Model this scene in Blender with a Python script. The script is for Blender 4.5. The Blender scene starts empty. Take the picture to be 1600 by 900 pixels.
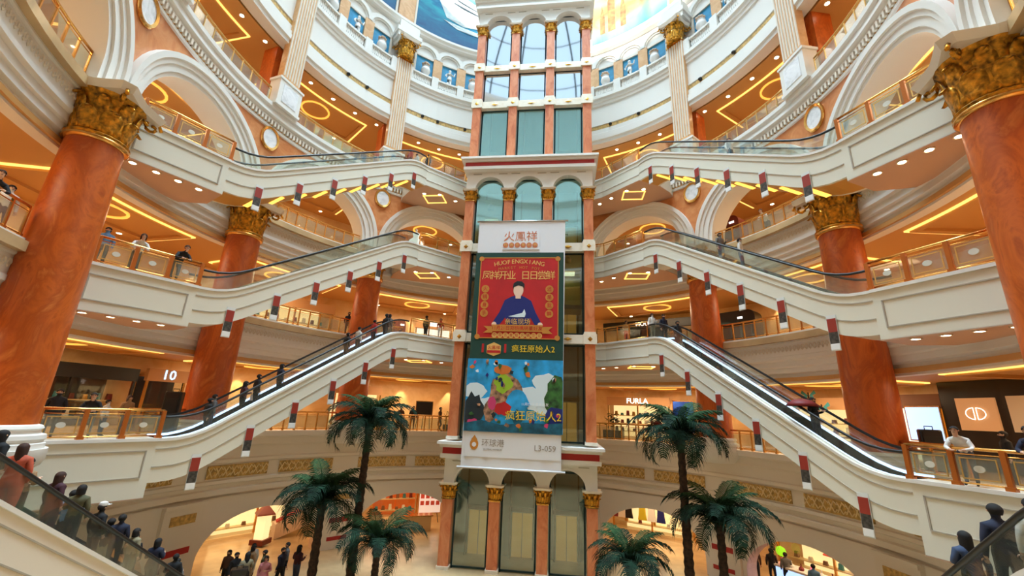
import bpy, bmesh, math, random
from mathutils import Vector, Matrix
random.seed(7)
R_ = math.radians
sc = bpy.context.scene
COL = sc.collection
# ------------------------------------------------------------------ camera
def make_camera():
    cd = bpy.data.cameras.new('camera'); cam = bpy.data.objects.new('camera', cd); COL.objects.link(cam)
    yaw, pit, rol, f = -0.1227, 0.2861, 0.0413, 657.6
    F = Vector((math.sin(yaw)*math.cos(pit), math.cos(yaw)*math.cos(pit), math.sin(pit)))
    R0 = Vector((math.cos(yaw), -math.sin(yaw), 0)); U0 = R0.cross(F)
    Rr = R0*math.cos(rol) + U0*math.sin(rol); Uu = -R0*math.sin(rol) + U0*math.cos(rol)
    M = Matrix((Rr, Uu, -F)).transposed().to_4x4(); M.translation = Vector((2.42, -17.72, 1.735))
    cam.matrix_world = M
    cd.sensor_width = 36; cd.lens = f/1600*36; cd.clip_end = 300; cd.clip_start = 0.05
    sc.camera = cam
make_camera()
# ------------------------------------------------------------------ light
sc.view_settings.view_transform = 'Standard'; sc.view_settings.look = 'None'
sc.view_settings.gamma = 1; sc.view_settings.use_curve_mapping = False
sc.view_settings.exposure = 0.4
sc.cycles.transparent_max_bounces = 24
W = bpy.data.worlds.new('sky'); sc.world = W; W.use_nodes = True
W.node_tree.nodes['Background'].inputs[0].default_value = (0.56, 0.80, 1.0, 1)
W.node_tree.nodes['Background'].inputs[1].default_value = 1.15
def area(name, loc, size, power, col, shape='DISK', rot=(0,0,0), sy=None):
    l = bpy.data.lights.new(name, 'AREA'); l.shape = shape; l.size = size; l.energy = power; l.color = col
    if sy: l.size_y = sy
    o = bpy.data.objects.new(name, l); COL.objects.link(o); o.location = loc; o.rotation_euler = rot
    return o
area('skylight', (0, 0, 56), 22, 8900, (0.64, 0.86, 1.0)).data.spread = R_(72)
sun = bpy.data.lights.new('sun', 'SUN'); sun.energy = 7; sun.angle = R_(1.5); sun.color = (1, .95, .86)
so = bpy.data.objects.new('sun', sun); COL.objects.link(so)
def sun_dir(az, el):   # light comes from azimuth az (deg, clockwise from +y), elevation el
    d = Vector((math.sin(R_(az))*math.cos(R_(el)), math.cos(R_(az))*math.cos(R_(el)), math.sin(R_(el))))
    so.rotation_euler = d.to_track_quat('Z', 'Y').to_euler()
sun_dir(206, 20)
# ------------------------------------------------------------------ helpers
def lin(c):
    c = c/255.0
    return c/12.92 if c <= .04045 else ((c+.055)/1.055)**2.4
def rgb(r, g, b): return (lin(r), lin(g), lin(b), 1)
MAT = {}
def mat(name, col, rough=.5, metal=0, emit=None, es=1, var=0, vscale=4, alpha=None, spec=.5, bump=0):
    m = bpy.data.materials.new(name); m.use_nodes = True; nt = m.node_tree; b = nt.nodes['Principled BSDF']
    b.inputs['Base Color'].default_value = rgb(*col); b.inputs['Roughness'].default_value = rough
    b.inputs['Metallic'].default_value = metal; b.inputs['Specular IOR Level'].default_value = spec
    if emit: b.inputs['Emission Color'].default_value = rgb(*emit); b.inputs['Emission Strength'].default_value = es
    if var or bump:
        tc = nt.nodes.new('ShaderNodeTexCoord'); n = nt.nodes.new('ShaderNodeTexNoise'); n.inputs['Scale'].default_value = vscale; n.inputs['Detail'].default_value = 5
        nt.links.new(tc.outputs['Object'], n.inputs['Vector'])
        if var:
            r = nt.nodes.new('ShaderNodeValToRGB'); r.color_ramp.elements[0].position = .3; r.color_ramp.elements[1].position = .7
            r.color_ramp.elements[0].color = rgb(*[max(0, x*(1-var)) for x in col]); r.color_ramp.elements[1].color = rgb(*[min(255, x*(1+var*.5)) for x in col])
            nt.links.new(n.outputs['Fac'], r.inputs[0]); nt.links.new(r.outputs[0], b.inputs['Base Color'])
        if bump:
            bp = nt.nodes.new('ShaderNodeBump'); bp.inputs['Strength'].default_value = bump; bp.inputs['Distance'].default_value = .05
            nt.links.new(n.outputs['Fac'], bp.inputs['Height']); nt.links.new(bp.outputs[0], b.inputs['Normal'])
    MAT[name] = m
    return m
def marble(name, cols, scale=.6, dist=6, rough=.22, stretch=(1,1,1), rot=(0,0,0)):
    """veined stone: distorted noise through a colour ramp"""
    m = bpy.data.materials.new(name); m.use_nodes = True; nt = m.node_tree; b = nt.nodes['Principled BSDF']
    tc = nt.nodes.new('ShaderNodeTexCoord'); mp = nt.nodes.new('ShaderNodeMapping')
    mp.inputs['Scale'].default_value = stretch; mp.inputs['Rotation'].default_value = rot
    n = nt.nodes.new('ShaderNodeTexNoise'); n.inputs['Scale'].default_value = scale; n.inputs['Detail'].default_value = 9
    n.inputs['Roughness'].default_value = .62; n.inputs['Distortion'].default_value = dist*.25
    r = nt.nodes.new('ShaderNodeValToRGB'); e = r.color_ramp.elements
    k = len(cols)
    e[0].position = .28; e[0].color = rgb(*cols[0]); e[1].position = .72; e[1].color = rgb(*cols[-1])
    for i in range(1, k-1):
        q = e.new(.28+.44*i/(k-1)); q.color = rgb(*cols[i])
    nt.links.new(tc.outputs['Object'], mp.inputs[0]); nt.links.new(mp.outputs[0], n.inputs['Vector'])
    nt.links.new(n.outputs['Fac'], r.inputs[0]); nt.links.new(r.outputs[0], b.inputs['Base Color'])
    b.inputs['Roughness'].default_value = rough
    MAT[name] = m
    return m
def glassy(name, tint, refl=.12, rough=.03, haze=0, hcol=(220,220,210), gcol=(255,255,255), fres=.25):
    """thin architectural glass: tinted see-through + fresnel-like gloss (+ optional frosting)"""
    m = bpy.data.materials.new(name); m.use_nodes = True; nt = m.node_tree
    for n in list(nt.nodes): nt.nodes.remove(n)
    out = nt.nodes.new('ShaderNodeOutputMaterial'); t = nt.nodes.new('ShaderNodeBsdfTransparent'); t.inputs[0].default_value = rgb(*tint)
    g = nt.nodes.new('ShaderNodeBsdfGlossy'); g.inputs['Roughness'].default_value = rough; g.inputs['Color'].default_value = rgb(*gcol)
    lw = nt.nodes.new('ShaderNodeLayerWeight'); lw.inputs[0].default_value = .35
    mth = nt.nodes.new('ShaderNodeMath'); mth.operation = 'MULTIPLY_ADD'; mth.inputs[1].default_value = fres; mth.inputs[2].default_value = refl; mth.use_clamp = True
    nt.links.new(lw.outputs['Fresnel'], mth.inputs[0])
    mx = nt.nodes.new('ShaderNodeMixShader'); nt.links.new(mth.outputs[0], mx.inputs[0]); nt.links.new(g.outputs[0], mx.inputs[2])
    if haze:
        d = nt.nodes.new('ShaderNodeBsdfDiffuse'); d.inputs[0].default_value = rgb(*hcol)
        m2 = nt.nodes.new('ShaderNodeMixShader'); m2.inputs[0].default_value = haze
        nt.links.new(t.outputs[0], m2.inputs[1]); nt.links.new(d.outputs[0], m2.inputs[2]); nt.links.new(m2.outputs[0], mx.inputs[1])
    else: nt.links.new(t.outputs[0], mx.inputs[1])
    nt.links.new(mx.outputs[0], out.inputs[0])
    MAT[name] = m
    return m
def P(r, a, z=0.0):
    return (r*math.sin(R_(a)), r*math.cos(R_(a)), z)
class MB:
    def __init__(s): s.v = []; s.f = []; s.m = []
    def add(s, vs, fs, mi=0):
        o = len(s.v); s.v += [tuple(p) for p in vs]
        for f in fs: s.f.append(tuple(i+o for i in f)); s.m.append(mi)
        return s
    def hexa(s, p, mi=0):   # p: bottom 4 (ccw), top 4
        return s.add(p, [(3,2,1,0),(4,5,6,7),(0,1,5,4),(1,2,6,5),(2,3,7,6),(3,0,4,7)], mi)
    def box(s, c, d, rz=0, mi=0):
        x, y, z = (q/2 for q in d); cs, sn = math.cos(rz), math.sin(rz)
        pts = [(c[0]+a*cs-b*sn, c[1]+a*sn+b*cs, c[2]+e) for e in (-z, z) for a, b in ((-x,-y),(x,-y),(x,y),(-x,y))]
        return s.hexa(pts, mi)
    def pbox(s, r0, r1, a0, a1, z0, z1, mi=0, n=1):   # block between two radii and two angles
        for i in range(n):
            b0 = a0+(a1-a0)*i/n; b1 = a0+(a1-a0)*(i+1)/n
            s.hexa([P(r0,b0,z0),P(r0,b1,z0),P(r1,b1,z0),P(r1,b0,z0),P(r0,b0,z1),P(r0,b1,z1),P(r1,b1,z1),P(r1,b0,z1)][::1], mi)
        return s
    def sweep(s, rings, closed=False, cap=True, mi=0, loop=True):
        """rings: list of equal-length point lists; loop = each ring closes on itself"""
        n = len(rings[0]); o = len(s.v)
        for r in rings: s.v += [tuple(p) for p in r]
        k = len(rings)
        for i in range(k if closed else k-1):
            a = o+i*n; b = o+((i+1) % k)*n
            for j in range(n if loop else n-1):
                j2 = (j+1) % n
                s.f.append((a+j, a+j2, b+j2, b+j)); s.m.append(mi)
        if cap and not closed and loop:
            s.f.append(tuple(o+j for j in range(n))[::-1]); s.m.append(mi)
            s.f.append(tuple(o+(k-1)*n+j for j in range(n))); s.m.append(mi)
        return s
    def ring(s, prof, a0, a1, n, mi=0, mis=None):
        """closed profile [(r,z)] swept about the atrium axis; mis = material per profile edge"""
        full = abs(a1-a0) >= 359.9
        o = len(s.f)
        s.sweep([[P(r, a0+(a1-a0)*i/n, z) for r, z in prof] for i in range(n if full else n+1)], closed=full, mi=mi)
        if mis:
            k = len(prof)
            for q in range(o, len(s.f)):
                j = (q-o) % k
                if q-o < k*n: s.m[q] = mis[j]
        return s
    def lathe(s, prof, c=(0,0,0), n=16, mi=0, sx=1, sy=1, closed=False):
        return s.sweep([[(c[0]+r*sx*math.cos(2*math.pi*j/n), c[1]+r*sy*math.sin(2*math.pi*j/n), c[2]+z) for j in range(n)] for r, z in prof], mi=mi, closed=closed)
    def tube(s, pts, r, n=6, mi=0, rad=None):
        rings = []; pts = [Vector(p) for p in pts]; pu = None
        for i, p in enumerate(pts):
            t = (pts[min(i+1, len(pts)-1)]-pts[max(i-1, 0)]).normalized()
            u = t.cross(Vector((0,0,1)))
            if u.length < 1e-3: u = pu if pu is not None else Vector((1,0,0))
            u.normalize(); w = u.cross(t)
            pu = u
            q = rad[i] if rad else r
            rings.append([p+u*q*math.cos(2*math.pi*j/n)+w*q*math.sin(2*math.pi*j/n) for j in range(n)])
        return s.sweep(rings, mi=mi)
    def build(s, name, mats, parent=None, smooth=False, angle=None):
        me = bpy.data.meshes.new(name); me.from_pydata(s.v, [], s.f)
        if not isinstance(mats, (list, tuple)): mats = [mats]
        for m in mats: me.materials.append(MAT[m] if isinstance(m, str) else m)
        me.polygons.foreach_set('material_index', s.m)
        bm = bmesh.new(); bm.from_mesh(me); bmesh.ops.recalc_face_normals(bm, faces=bm.faces); bm.to_mesh(me); bm.free()
        if smooth:
            me.polygons.foreach_set('use_smooth', [True]*len(me.polygons))
            if angle: me.set_sharp_from_angle(angle=R_(angle))
        me.update()
        return link(name, me, parent)
def link(name, me, parent=None):
    o = bpy.data.objects.new(name, me); COL.objects.link(o)
    if parent: o.parent = parent
    return o
def tag(o, label, cat=None, group=None, kind=None):
    if label: o['label'] = label
    if cat: o['category'] = cat
    if group: o['group'] = group
    if kind: o['kind'] = kind
    return o
def thing(name, label, cat, group=None, loc=(0,0,0), rz=0):
    o = bpy.data.objects.new(name, None); COL.objects.link(o); o.location = loc; o.rotation_euler = (0,0,rz); o.empty_display_size = .2
    return tag(o, label, cat, group)
def struct(o, label=None):
    o['kind'] = 'structure'
    if label: o['label'] = label
    return o
KIDS = {}
def copy_tree(o, parent=None):
    c = o.copy(); COL.objects.link(c)
    if parent: c.parent = parent
    for ch in list(o.children): copy_tree(ch, c)
    return c
def text_mesh(s, size, align='CENTER', ext=.01, shear=0, space=1.0):
    cu = bpy.data.curves.new('lettering', 'FONT'); cu.body = s; cu.size = size; cu.align_x = align; cu.align_y = 'CENTER'; cu.extrude = ext
    cu.resolution_u = 2; cu.space_character = space
    o = bpy.data.objects.new('lettering', cu); me = bpy.data.meshes.new_from_object(o)
    bpy.data.objects.remove(o)
    return me
def text(name, s, size, M, m, parent, ext=.01, **k):
    me = text_mesh(s, size, ext=ext, **k); me.transform(M); me.materials.clear(); me.materials.append(MAT[m])
    return link(name, me, parent)
def facing(loc, d, up=(0,0,1)):
    """matrix whose +Z looks along d (horizontal) and +Y is up: for lettering"""
    d = Vector(d).normalized(); u = Vector(up); x = u.cross(d).normalized(); y = d.cross(x)
    M = Matrix((x, y, d)).transposed().to_4x4(); M.translation = Vector(loc); return M
SIDE = {-1: 'left', 1: 'right'}
# ------------------------------------------------------------------ materials
mat('plaster', (233, 229, 222), .55)
mat('plaster_cream', (232, 221, 205), .55)
mat('plaster_pink', (214, 186, 162), .5)
mat('stone_beige', (222, 198, 166), .35, var=.08, vscale=1.5)
mat('cladding', (230, 226, 210), .38)
mat('panel_line', (176, 166, 150), .5)
mat('gold', (222, 160, 62), .3, .75, var=.35, vscale=3, bump=.3)
mat('gold_leaf', (200, 138, 40), .42, .7, var=.6, vscale=5, bump=.8)
mat('brass', (226, 170, 92), .22, .9)
mat('post_wood', (188, 104, 38), .3, .35)
mat('frieze_gold', (206, 166, 92), .5, .0, var=.25, vscale=6, bump=.3)
mat('frieze_relief', (232, 204, 146), .5)
mat('ceiling_paint', (206, 154, 90), .6)
mat('soffit_pink', (205, 160, 130), .6)
mat('cove_glow', (255, 220, 120), .5, emit=(255, 208, 110), es=1.15)
mat('ring_glow', (250, 206, 110), .5, emit=(255, 196, 84), es=.75)
mat('downlight_glow', (255, 240, 215), .5, emit=(255, 232, 196), es=14)
mat('downlight_rim', (235, 220, 195), .4, .2)
mat('red_band', (178, 36, 32), .45)
mat('black', (22, 20, 20), .35)
mat('dark_metal', (52, 54, 54), .35, .6)
mat('rubber', (20, 19, 20), .5)
mat('white', (240, 240, 238), .5)
mat('fabric_white', (226, 226, 230), .8)
mat('floor_stone', (206, 176, 132), .16, var=.1, vscale=.8)
mat('blue_panel', (20, 140, 186), .5, var=.15, vscale=2)
mat('mirror_steel', (190, 196, 196), .18, .9)
marble('column_marble', [(150, 56, 10), (206, 100, 34), (180, 80, 22), (216, 122, 56)], .9, 8, .36, (1, 1, .55), (.5, .3, 0))
marble('spandrel_marble', [(196, 112, 62), (214, 138, 84), (226, 160, 108)], .9, 6, .3)
marble('tower_marble', [(186, 92, 52), (214, 128, 84), (226, 150, 106)], 1.6, 5, .3, (1, 1, .45), (.0, .75, 0))
marble('wall_marble', [(214, 176, 122), (228, 194, 142), (234, 206, 160)], .7, 6, .3)
marble('roundel_marble', [(205, 205, 205), (238, 238, 240), (250, 250, 250)], 1.5, 6, .3)
marble('tan_marble', [(206, 150, 96), (222, 170, 116), (232, 190, 140)], 1.2, 6, .35)
marble('soffit_marble', [(190, 150, 120), (206, 168, 138), (214, 180, 152)], 1.0, 6, .35)
glassy('clear_glass', (250, 252, 250), .03)
glassy('frosted_glass', (240, 244, 238), .04, haze=.1, hcol=(225, 222, 205))
glassy('esc_glass', (246, 250, 247), .02, haze=.03)
glassy('teal_glass', (214, 236, 236), .42, .05, gcol=(196, 236, 238))
glassy('tower_glass', (222, 238, 238), .14)
glassy('sky_glass', (200, 226, 236), .72, .04)
# ------------------------------------------------------------------ the round hall
RR = 16.4                                    # radius of the open well
CA = [15, 46.6, 78.4, 110, 141.6]            # column angles, both sides
LV = {1: -7.0, 2: 0.0, 3: 6.5, 4: 13.0, 5: 19.5}
FLN = {1: 'ground', 2: 'second', 3: 'third', 4: 'fourth', 5: 'fifth'}
RB = 23.2; RU_ = 17.3
ARC = 146                                    # how far round the galleries are built
# floors and ceilings
struct(MB().lathe([(0, -7.25), (30, -7.25), (30, -7.0), (0.01, -7.0)], n=64).build('floor', 'floor_stone'), 'polished beige stone ground floor')
def gallery(l):
    z = LV[l]
    prof = [(RR+.1, z-.35), (RB+.3, z-.35), (RB+.3, z), (RR+.1, z)]
    if l == 2:
        struct(MB().ring(prof, -ARC, ARC, 96).build('floor', 'floor_stone'), 'second floor gallery deck')
        struct(MB().box((0, -22, -.2), (24, 9, .4)).build('floor', 'floor_stone'), 'second floor deck under the viewpoint')
    else:
        struct(MB().ring(prof, -180, 180, 120).build('floor', 'floor_stone'), FLN[l]+' floor gallery deck')
for l in (2, 3, 4, 5): gallery(l)
CEIL = {1: -2.55, 2: 4.0, 3: 10.5, 4: 17.6, 5: 24.9}
DL = {}
def downlight_mesh():
    b = MB(); b.lathe([(.125, 0), (.17, 0), (.17, .05), (.125, .05)], n=14, closed=True); me = b.build('tmp', 'downlight_rim'); m1 = me.data; bpy.data.objects.remove(me)
    b = MB(); b.lathe([(.005, .012), (.125, .012), (.125, .045), (.005, .045)], n=12); me = b.build('tmp', 'downlight_glow'); m2 = me.data; bpy.data.objects.remove(me)
    return m1, m2
DLM = downlight_mesh()
def downlight(loc, label, group):
    t = thing('downlight', label, 'downlight', group, (loc[0], loc[1], loc[2]-.05))
    link('trim_ring', DLM[0], t); link('lamp', DLM[1], t)
def arc_frame(b, r0, r1, a0, a1, z, w, h, n=10):
    """a glowing picture-frame cove lying in a ceiling"""
    for (p, q) in ((r0, r0+w), (r1-w, r1)): b.ring([(p, z-h), (q, z-h), (q, z), (p, z)], a0, a1, n)
    d = math.degrees(w/((r0+r1)/2))
    for (p, q) in ((a0, a0+d), (a1-d, a1)): b.ring([(r0+w, z-h), (r1-w, z-h), (r1-w, z), (r0+w, z)], p, q, 1)
BAYS = []   # (index, a0, a1)
ed = [-x for x in CA[::-1]]+CA
for i in range(len(ed)-1): BAYS.append((i-4, ed[i], ed[i+1]))
for l, z in CEIL.items():
    full = l in (3, 4, 5)
    ce = struct(MB().ring([(RR+.7, z), (RB+.3, z), (RB+.3, z+.2), (RR+.7, z+.2)], -180 if full else -ARC, 180 if full else ARC, 96).build('ceiling', 'ceiling_paint'), 'warm painted ceiling of the %s floor gallery' % FLN[l])
    for i, a0, a1 in BAYS:
        m = (a0+a1)/2; s = 'left' if i < 0 else 'right' if i > 0 else 'rear'
        b = MB(); arc_frame(b, 18.3, 21.8, m-11, m+11, z, .11, .07); b.build('cove_light', 'cove_glow', ce)
        b = MB(); arc_frame(b, 18.41, 21.69, m-10.5, m+10.5, z, .3, .14); b.build('cove_lip', 'ceiling_paint', ce)
        b = MB(); c = P(20.05, m, z); k = 20
        rg = lambda rr, dz: [(c[0]+rr*math.cos(2*math.pi*j/k), c[1]+rr*math.sin(2*math.pi*j/k), c[2]-dz) for j in range(k)]
        b.sweep([rg(.98, 0), rg(.98, .08), rg(1.1, .08), rg(1.1, 0)], closed=True); b.build('cove_ring', 'ring_glow', ce, True, 40)
        if abs(i) <= 4:
            if l == 1 and abs(i) > 2: continue
            lab = 'small round recessed downlight glowing in the %s floor gallery ceiling' % FLN[l]
            grp = 'downlights of the %s floor gallery' % FLN[l]
            for k in range(5 if i else 0): downlight(P(17.6, a0+(a1-a0)*(k+.5)/5, z), lab, grp)
            for k in range(2 if i else 0): downlight(P(22.3, a0+(a1-a0)*(k+.5)/2, z), lab, grp)
            if l > 1: area('gallery_lamp', P(19.6, m, z-.3), 4.0, {2: 190, 3: 190, 4: 150, 5: 160}[l], (1, .73, .45), 'RECTANGLE', (0, 0, -R_(m)), 3.2)
            else: area('gallery_lamp', P(19.6, m, z-.3), 4.0, 160, (1, .72, .42), 'RECTANGLE', (0, 0, -R_(m)), 3.2)
for l in (2, 3):
    for i, a0, a1 in BAYS:
        if abs(i) in (1, 2):
            for k in range(3):
                sp = bpy.data.lights.new('wall_washer', 'SPOT'); sp.energy = 260; sp.color = (1, .72, .4); sp.spot_size = R_(62); sp.spot_blend = .35; sp.shadow_soft_size = .06
                so_ = bpy.data.objects.new('wall_washer', sp); COL.objects.link(so_); so_.location = P(22.75, a0+(a1-a0)*(k+.5)/3, CEIL[l]-.08)
# outer (shop) walls behind the galleries
for l in (1, 2, 3, 4, 5):
    struct(MB().ring([(RB, LV[l]), (RB+.3, LV[l]), (RB+.3, CEIL[l]+.2), (RB, CEIL[l]+.2)], -180, 180, 120).build('wall_shops', 'wall_marble'), 'cream marble back wall of the %s floor gallery' % FLN[l])
def band(name, prof, a0, a1, n, m, label, mis=None):
    return struct(MB().ring(prof, a0, a1, n, mis=mis).build(name, m), label)
struct(MB().lathe([(RB+.35, -7.2), (RB+.9, -7.2), (RB+.9, 31), (RU_+.6, 31), (RU_+.6, 30.2), (RB+.35, 30.2)], n=72, closed=True).build('wall_sun_block', 'plaster_cream'), 'unseen outer shell added to keep sun out of the gaps between floors')  # added shell: stops sun leaking in through the gaps between floor walls
# gallery fronts of third and fourth floor
def front_prof(z, top=.15):
    RR = 16.8
    return [(RR+.5, z+top-.02), (RR-.12, z+top-.02), (RR-.12, z-.1), (RR-.02, z-.16), (RR-.02, z-.42), (RR+.06, z-.46), (RR+.06, z-1.12),
            (RR-.0, z-1.16), (RR-.0, z-1.34), (RR+.14, z-1.42), (RR+.14, z-1.72), (RR+.24, z-1.78), (RR+.24, z-2.05), (RR+.42, z-2.12), (RR+.42, z-2.6), (RR+.9, z-2.6)]
tn = 0
for l in (3, 4):
    t = band('trim_%d' % l, front_prof(LV[l]), -150, 150, 120, 'plaster', 'white stepped plaster edge of the %s floor gallery' % FLN[l])
    # scroll frieze: a running row of raised scrolls, joined
    b = MB()
    for a in [x*.8 for x in range(-178, 179)]:
        if any(abs(abs(a)-c) < 3.2 for c in CA): continue
        pts = [P(RR+.44, a+.32*math.cos(th)*(1-th/9.5), LV[l]-.78+.22*math.sin(th)*(1-th/9.5)) for th in [q*.9 for q in range(8)]]
        b.tube(pts, .03, 4)
    tag(b.build('scroll_frieze', 'plaster_cream', t), 'raised running scroll ornament', kind='stuff')
# second floor front with its gold frieze and the ground floor arcade below
z = 0
p2 = [(RR+.6, .1), (RR-.25, .1), (RR-.25, -.18), (RR-.1, -.28), (RR-.1, -.62), (RR+.05, -.72), (RR+.05, -1.3), (RR-.06, -1.36), (RR-.06, -1.52), (RR+.04, -1.56),
      (RR+.04, -2.36), (RR-.06, -2.4), (RR-.06, -2.55), (RR+.08, -2.62), (RR+.08, -2.8), (RR-.05, -2.86), (RR-.05, -3.1), (RR+.1, -3.2), (RR+.1, -3.3), (RR+.6, -3.3)]
t2 = band('trim_2', p2, -ARC, ARC, 120, 'plaster_cream', 'cream stepped plaster edge of the second floor gallery')
def frieze_panel(a0, a1, parent):
    b = MB(); b.ring([(RR-.03, -2.28), (RR+.03, -2.28), (RR+.03, -1.64), (RR-.03, -1.64)], a0, a1, 12)
    o = b.build('frieze_panel', 'frieze_gold', parent)
    b = MB(); n = int((a1-a0)/1.35)
    for k in range(n):
        a = a0+(k+.5)*(a1-a0)/n; w = .48*(a1-a0)/n
        for s in (1, -1):
            b.tube([P(RR-.05, a-w, -1.96-.22*s), P(RR-.06, a-w*.3, -1.96+.02*s), P(RR-.05, a+w*.3, -1.96+.24*s), P(RR-.05, a+w, -1.96+.1*s)], .035, 4)
    tag(b.build('interlace', 'frieze_relief', o), 'raised gold interlace', kind='stuff')
for i, a0, a1 in BAYS: frieze_panel(a0+3, (a0+a1)/2-1.2, t2); frieze_panel((a0+a1)/2+1.2, a1-3, t2)
# arch rings on the cylinder: path in (s, z) where s is the distance along the wall
def arch_path(r, zc, zs, n=22):
    p = [(-r, zs)] if zs < zc-.01 else []
    p += [(-r*math.cos(math.pi*k/n), zc+r*math.sin(math.pi*k/n)) for k in range(n+1)]
    if zs < zc-.01: p.append((r, zs))
    return p
def S(m, s, z, d=0): return P(RR+d, m+math.degrees(s/RR), z)
def arcade_wall(name, i, a0, a1, ro, zc, zs, zt, depth, mats, flat=1.0, n=22):
    """wall of one bay above the arch, with the opening cut out of it"""
    m = (a0+a1)/2; half = R_(a1-a0)/2*RR; b = MB()
    pts = [(s, zc+(q-zc)*flat if q > zc else q) for s, q in arch_path(ro, zc, zs, n)]
    pts = [(-half, zs)]+pts+[(half, zs)]
    fr = []; bk = []
    for s, q in pts:
        fr.append((S(m, s, q), S(m, s, zt))); bk.append((S(m, s, q, depth), S(m, s, zt, depth)))
    for k in range(len(pts)-1):
        if abs(pts[k][0]-pts[k+1][0]) > 1e-4:
            b.add([fr[k][0], fr[k+1][0], fr[k+1][1], fr[k][1]], [(0,1,2,3)]); b.add([bk[k][0], bk[k+1][0], bk[k+1][1], bk[k][1]], [(3,2,1,0)])
        b.add([fr[k][0], fr[k+1][0], bk[k+1][0], bk[k][0]], [(0,1,2,3)], 1)
    return b.build(name, mats)
def arch_moulding(i, a0, a1, prof, zc, zs, m_, parent, flat=1.0, n=26):
    m = (a0+a1)/2; b = MB(); rings = []
    base = arch_path(1, 0, -1, n)
    for k, (u, w) in enumerate(base):
        ring = []
        for rho, d in prof:
            if w < 0: s_, z_ = u*rho, zs
            else: s_, z_ = u*rho, zc+w*rho*flat
            ring.append(S(m, s_, z_, d))
        rings.append(ring)
    b.sweep(rings); return b.build('arch_moulding', m_, parent, True, 30)
AP = [(3.4, 1.5), (3.4, -.02), (3.62, -.02), (3.62, -.12), (3.95, -.12), (3.98, -.2), (4.2, -.2), (4.24, -.3), (4.5, -.3), (4.5, .2), (3.7, .2), (3.7, 1.5)]
wa = None
for i, a0, a1 in BAYS:
    w = arcade_wall('wall_arcade', i, a0, a1, 4.42, 13.75, 13.0, 19.0, 1.3, ['spandrel_marble', 'soffit_marble'])
    struct(w, 'orange marble wall with a round arch above the fourth floor')
    arch_moulding(i, a0, a1, AP, 13.75, 13.0, 'plaster', w)
# roundels over the columns
def roundel(a, s):
    t = thing('roundel', 'white marble disc with gold rim on orange wall above %s column' % s, 'roundel')
    c = Vector(P(RR-.02, a, 17.75)); n = Vector(P(1, a, 0)); u = Vector((n.y, -n.x, 0)); v = Vector((0,0,1)); k = 24
    def rg(r, d): return [c+u*r*.82*math.cos(2*math.pi*j/k)+v*r*math.sin(2*math.pi*j/k)-n*d for j in range(k)]
    b = MB(); b.sweep([rg(.62, 0), rg(.62, .09), rg(.75, .13), rg(.82, .06), rg(.82, 0)], closed=False, cap=False); b.build('rim', 'brass', t, True, 40)
    b = MB(); b.sweep([rg(.02, .05), rg(.63, .05), rg(.63, 0), rg(.02, 0)]); b.build('disc', 'roundel_marble', t)
ORD = {15: 'the rear', 46.6: 'the far', 78.4: 'the middle', 110: 'the near', 141.6: 'the nearest'}
for a in CA[:4]:
    for s in (-1, 1): roundel(a*s, ORD[a]+' '+SIDE[s])
# fifth floor cornice with dentils
p5 = [(RR+.6, 19.95), (RR-.35, 19.95), (RR-.35, 19.7), (RR-.22, 19.62), (RR-.22, 19.42), (RR-.3, 19.36), (RR-.3, 19.2), (RR-.12, 19.08), (RR-.12, 18.98), (RR-.04, 18.96), (RR-.04, 18.6),
      (RR-.1, 18.56), (RR-.1, 18.4), (RR+.05, 18.34), (RR+.6, 18.34)]
t5 = band('trim_5', p5, -180, 180, 140, 'plaster', 'white cornice below the fifth floor railing')
struct(MB().ring([(RR-.05, 18.62), (RR+.1, 18.62), (RR+.1, 18.96), (RR-.05, 18.96)], -130, 130, 120).build('dentil_ground', 'gold_leaf', t5))
dm = MB().box((0, 0, 0), (.13, .16, .3)).build('dentil', 'plaster_cream', t5); dme = dm.data; bpy.data.objects.remove(dm)
nd = 296
for k in range(nd):
    a = -128+256*(k+.5)/nd
    if abs(a) < 14: continue
    d = link('dentil', dme, t5); d.location = P(RR-.12, a, 18.79); d.rotation_euler = (0, 0, -R_(a))
# sixth floor front
p6 = [(RR+.6, 30.0), (RR-.28, 30.0), (RR-.28, 29.75), (RR-.14, 29.65), (RR-.14, 29.42), (RR-.04, 29.36), (RR-.04, 29.1), (RR+.06, 29.04), (RR+.06, 27.2), (RR-.02, 27.14), (RR-.02, 27.0),
      (RR+.08, 26.96), (RR+.08, 26.55), (RR-.08, 26.5), (RR-.08, 26.1), (RR-.22, 25.98), (RR-.22, 25.72), (RR-.3, 25.66), (RR-.3, 25.3), (RR-.18, 25.2), (RR-.18, 24.95), (RR+.6, 24.95)]
t6 = band('trim_6', p6, -180, 180, 140, 'plaster', 'broad white stepped band above the fifth floor gallery')
struct(MB().ring([(RR+.03, 26.6), (RR+.12, 26.6), (RR+.12, 26.94), (RR+.03, 26.94)], -130, 130, 100).build('gold_strip', 'frieze_gold', t6))
# upper wall with niches and murals
RU = 17.3
WU = struct(MB().ring([(RU, 30), (RU+.5, 30), (RU+.5, 46), (RU, 46)], -180, 180, 120).build('wall_upper', 'plaster'), 'white wall of the statue gallery below the dome')
struct(MB().ring([(RR+.3, 29.7), (RU+.4, 29.7), (RU+.4, 29.98), (RR+.3, 29.98)], -180, 180, 100).build('floor', 'plaster'), 'ledge of the statue gallery')
band('trim_7', [(RU+.2, 36.6), (RU-.6, 36.6), (RU-.6, 36.35), (RU-.42, 36.2), (RU-.42, 36.0), (RU-.25, 35.9), (RU+.2, 35.9)], -180, 180, 120, 'plaster', 'white ledge under the painted murals')
band('trim_8', [(RU+.2, 47), (RU-.8, 47), (RU-.8, 46.4), (RU-.3, 45.8), (RU+.2, 45.8)], -180, 180, 120, 'plaster', 'white ring carrying the glass dome')
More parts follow.
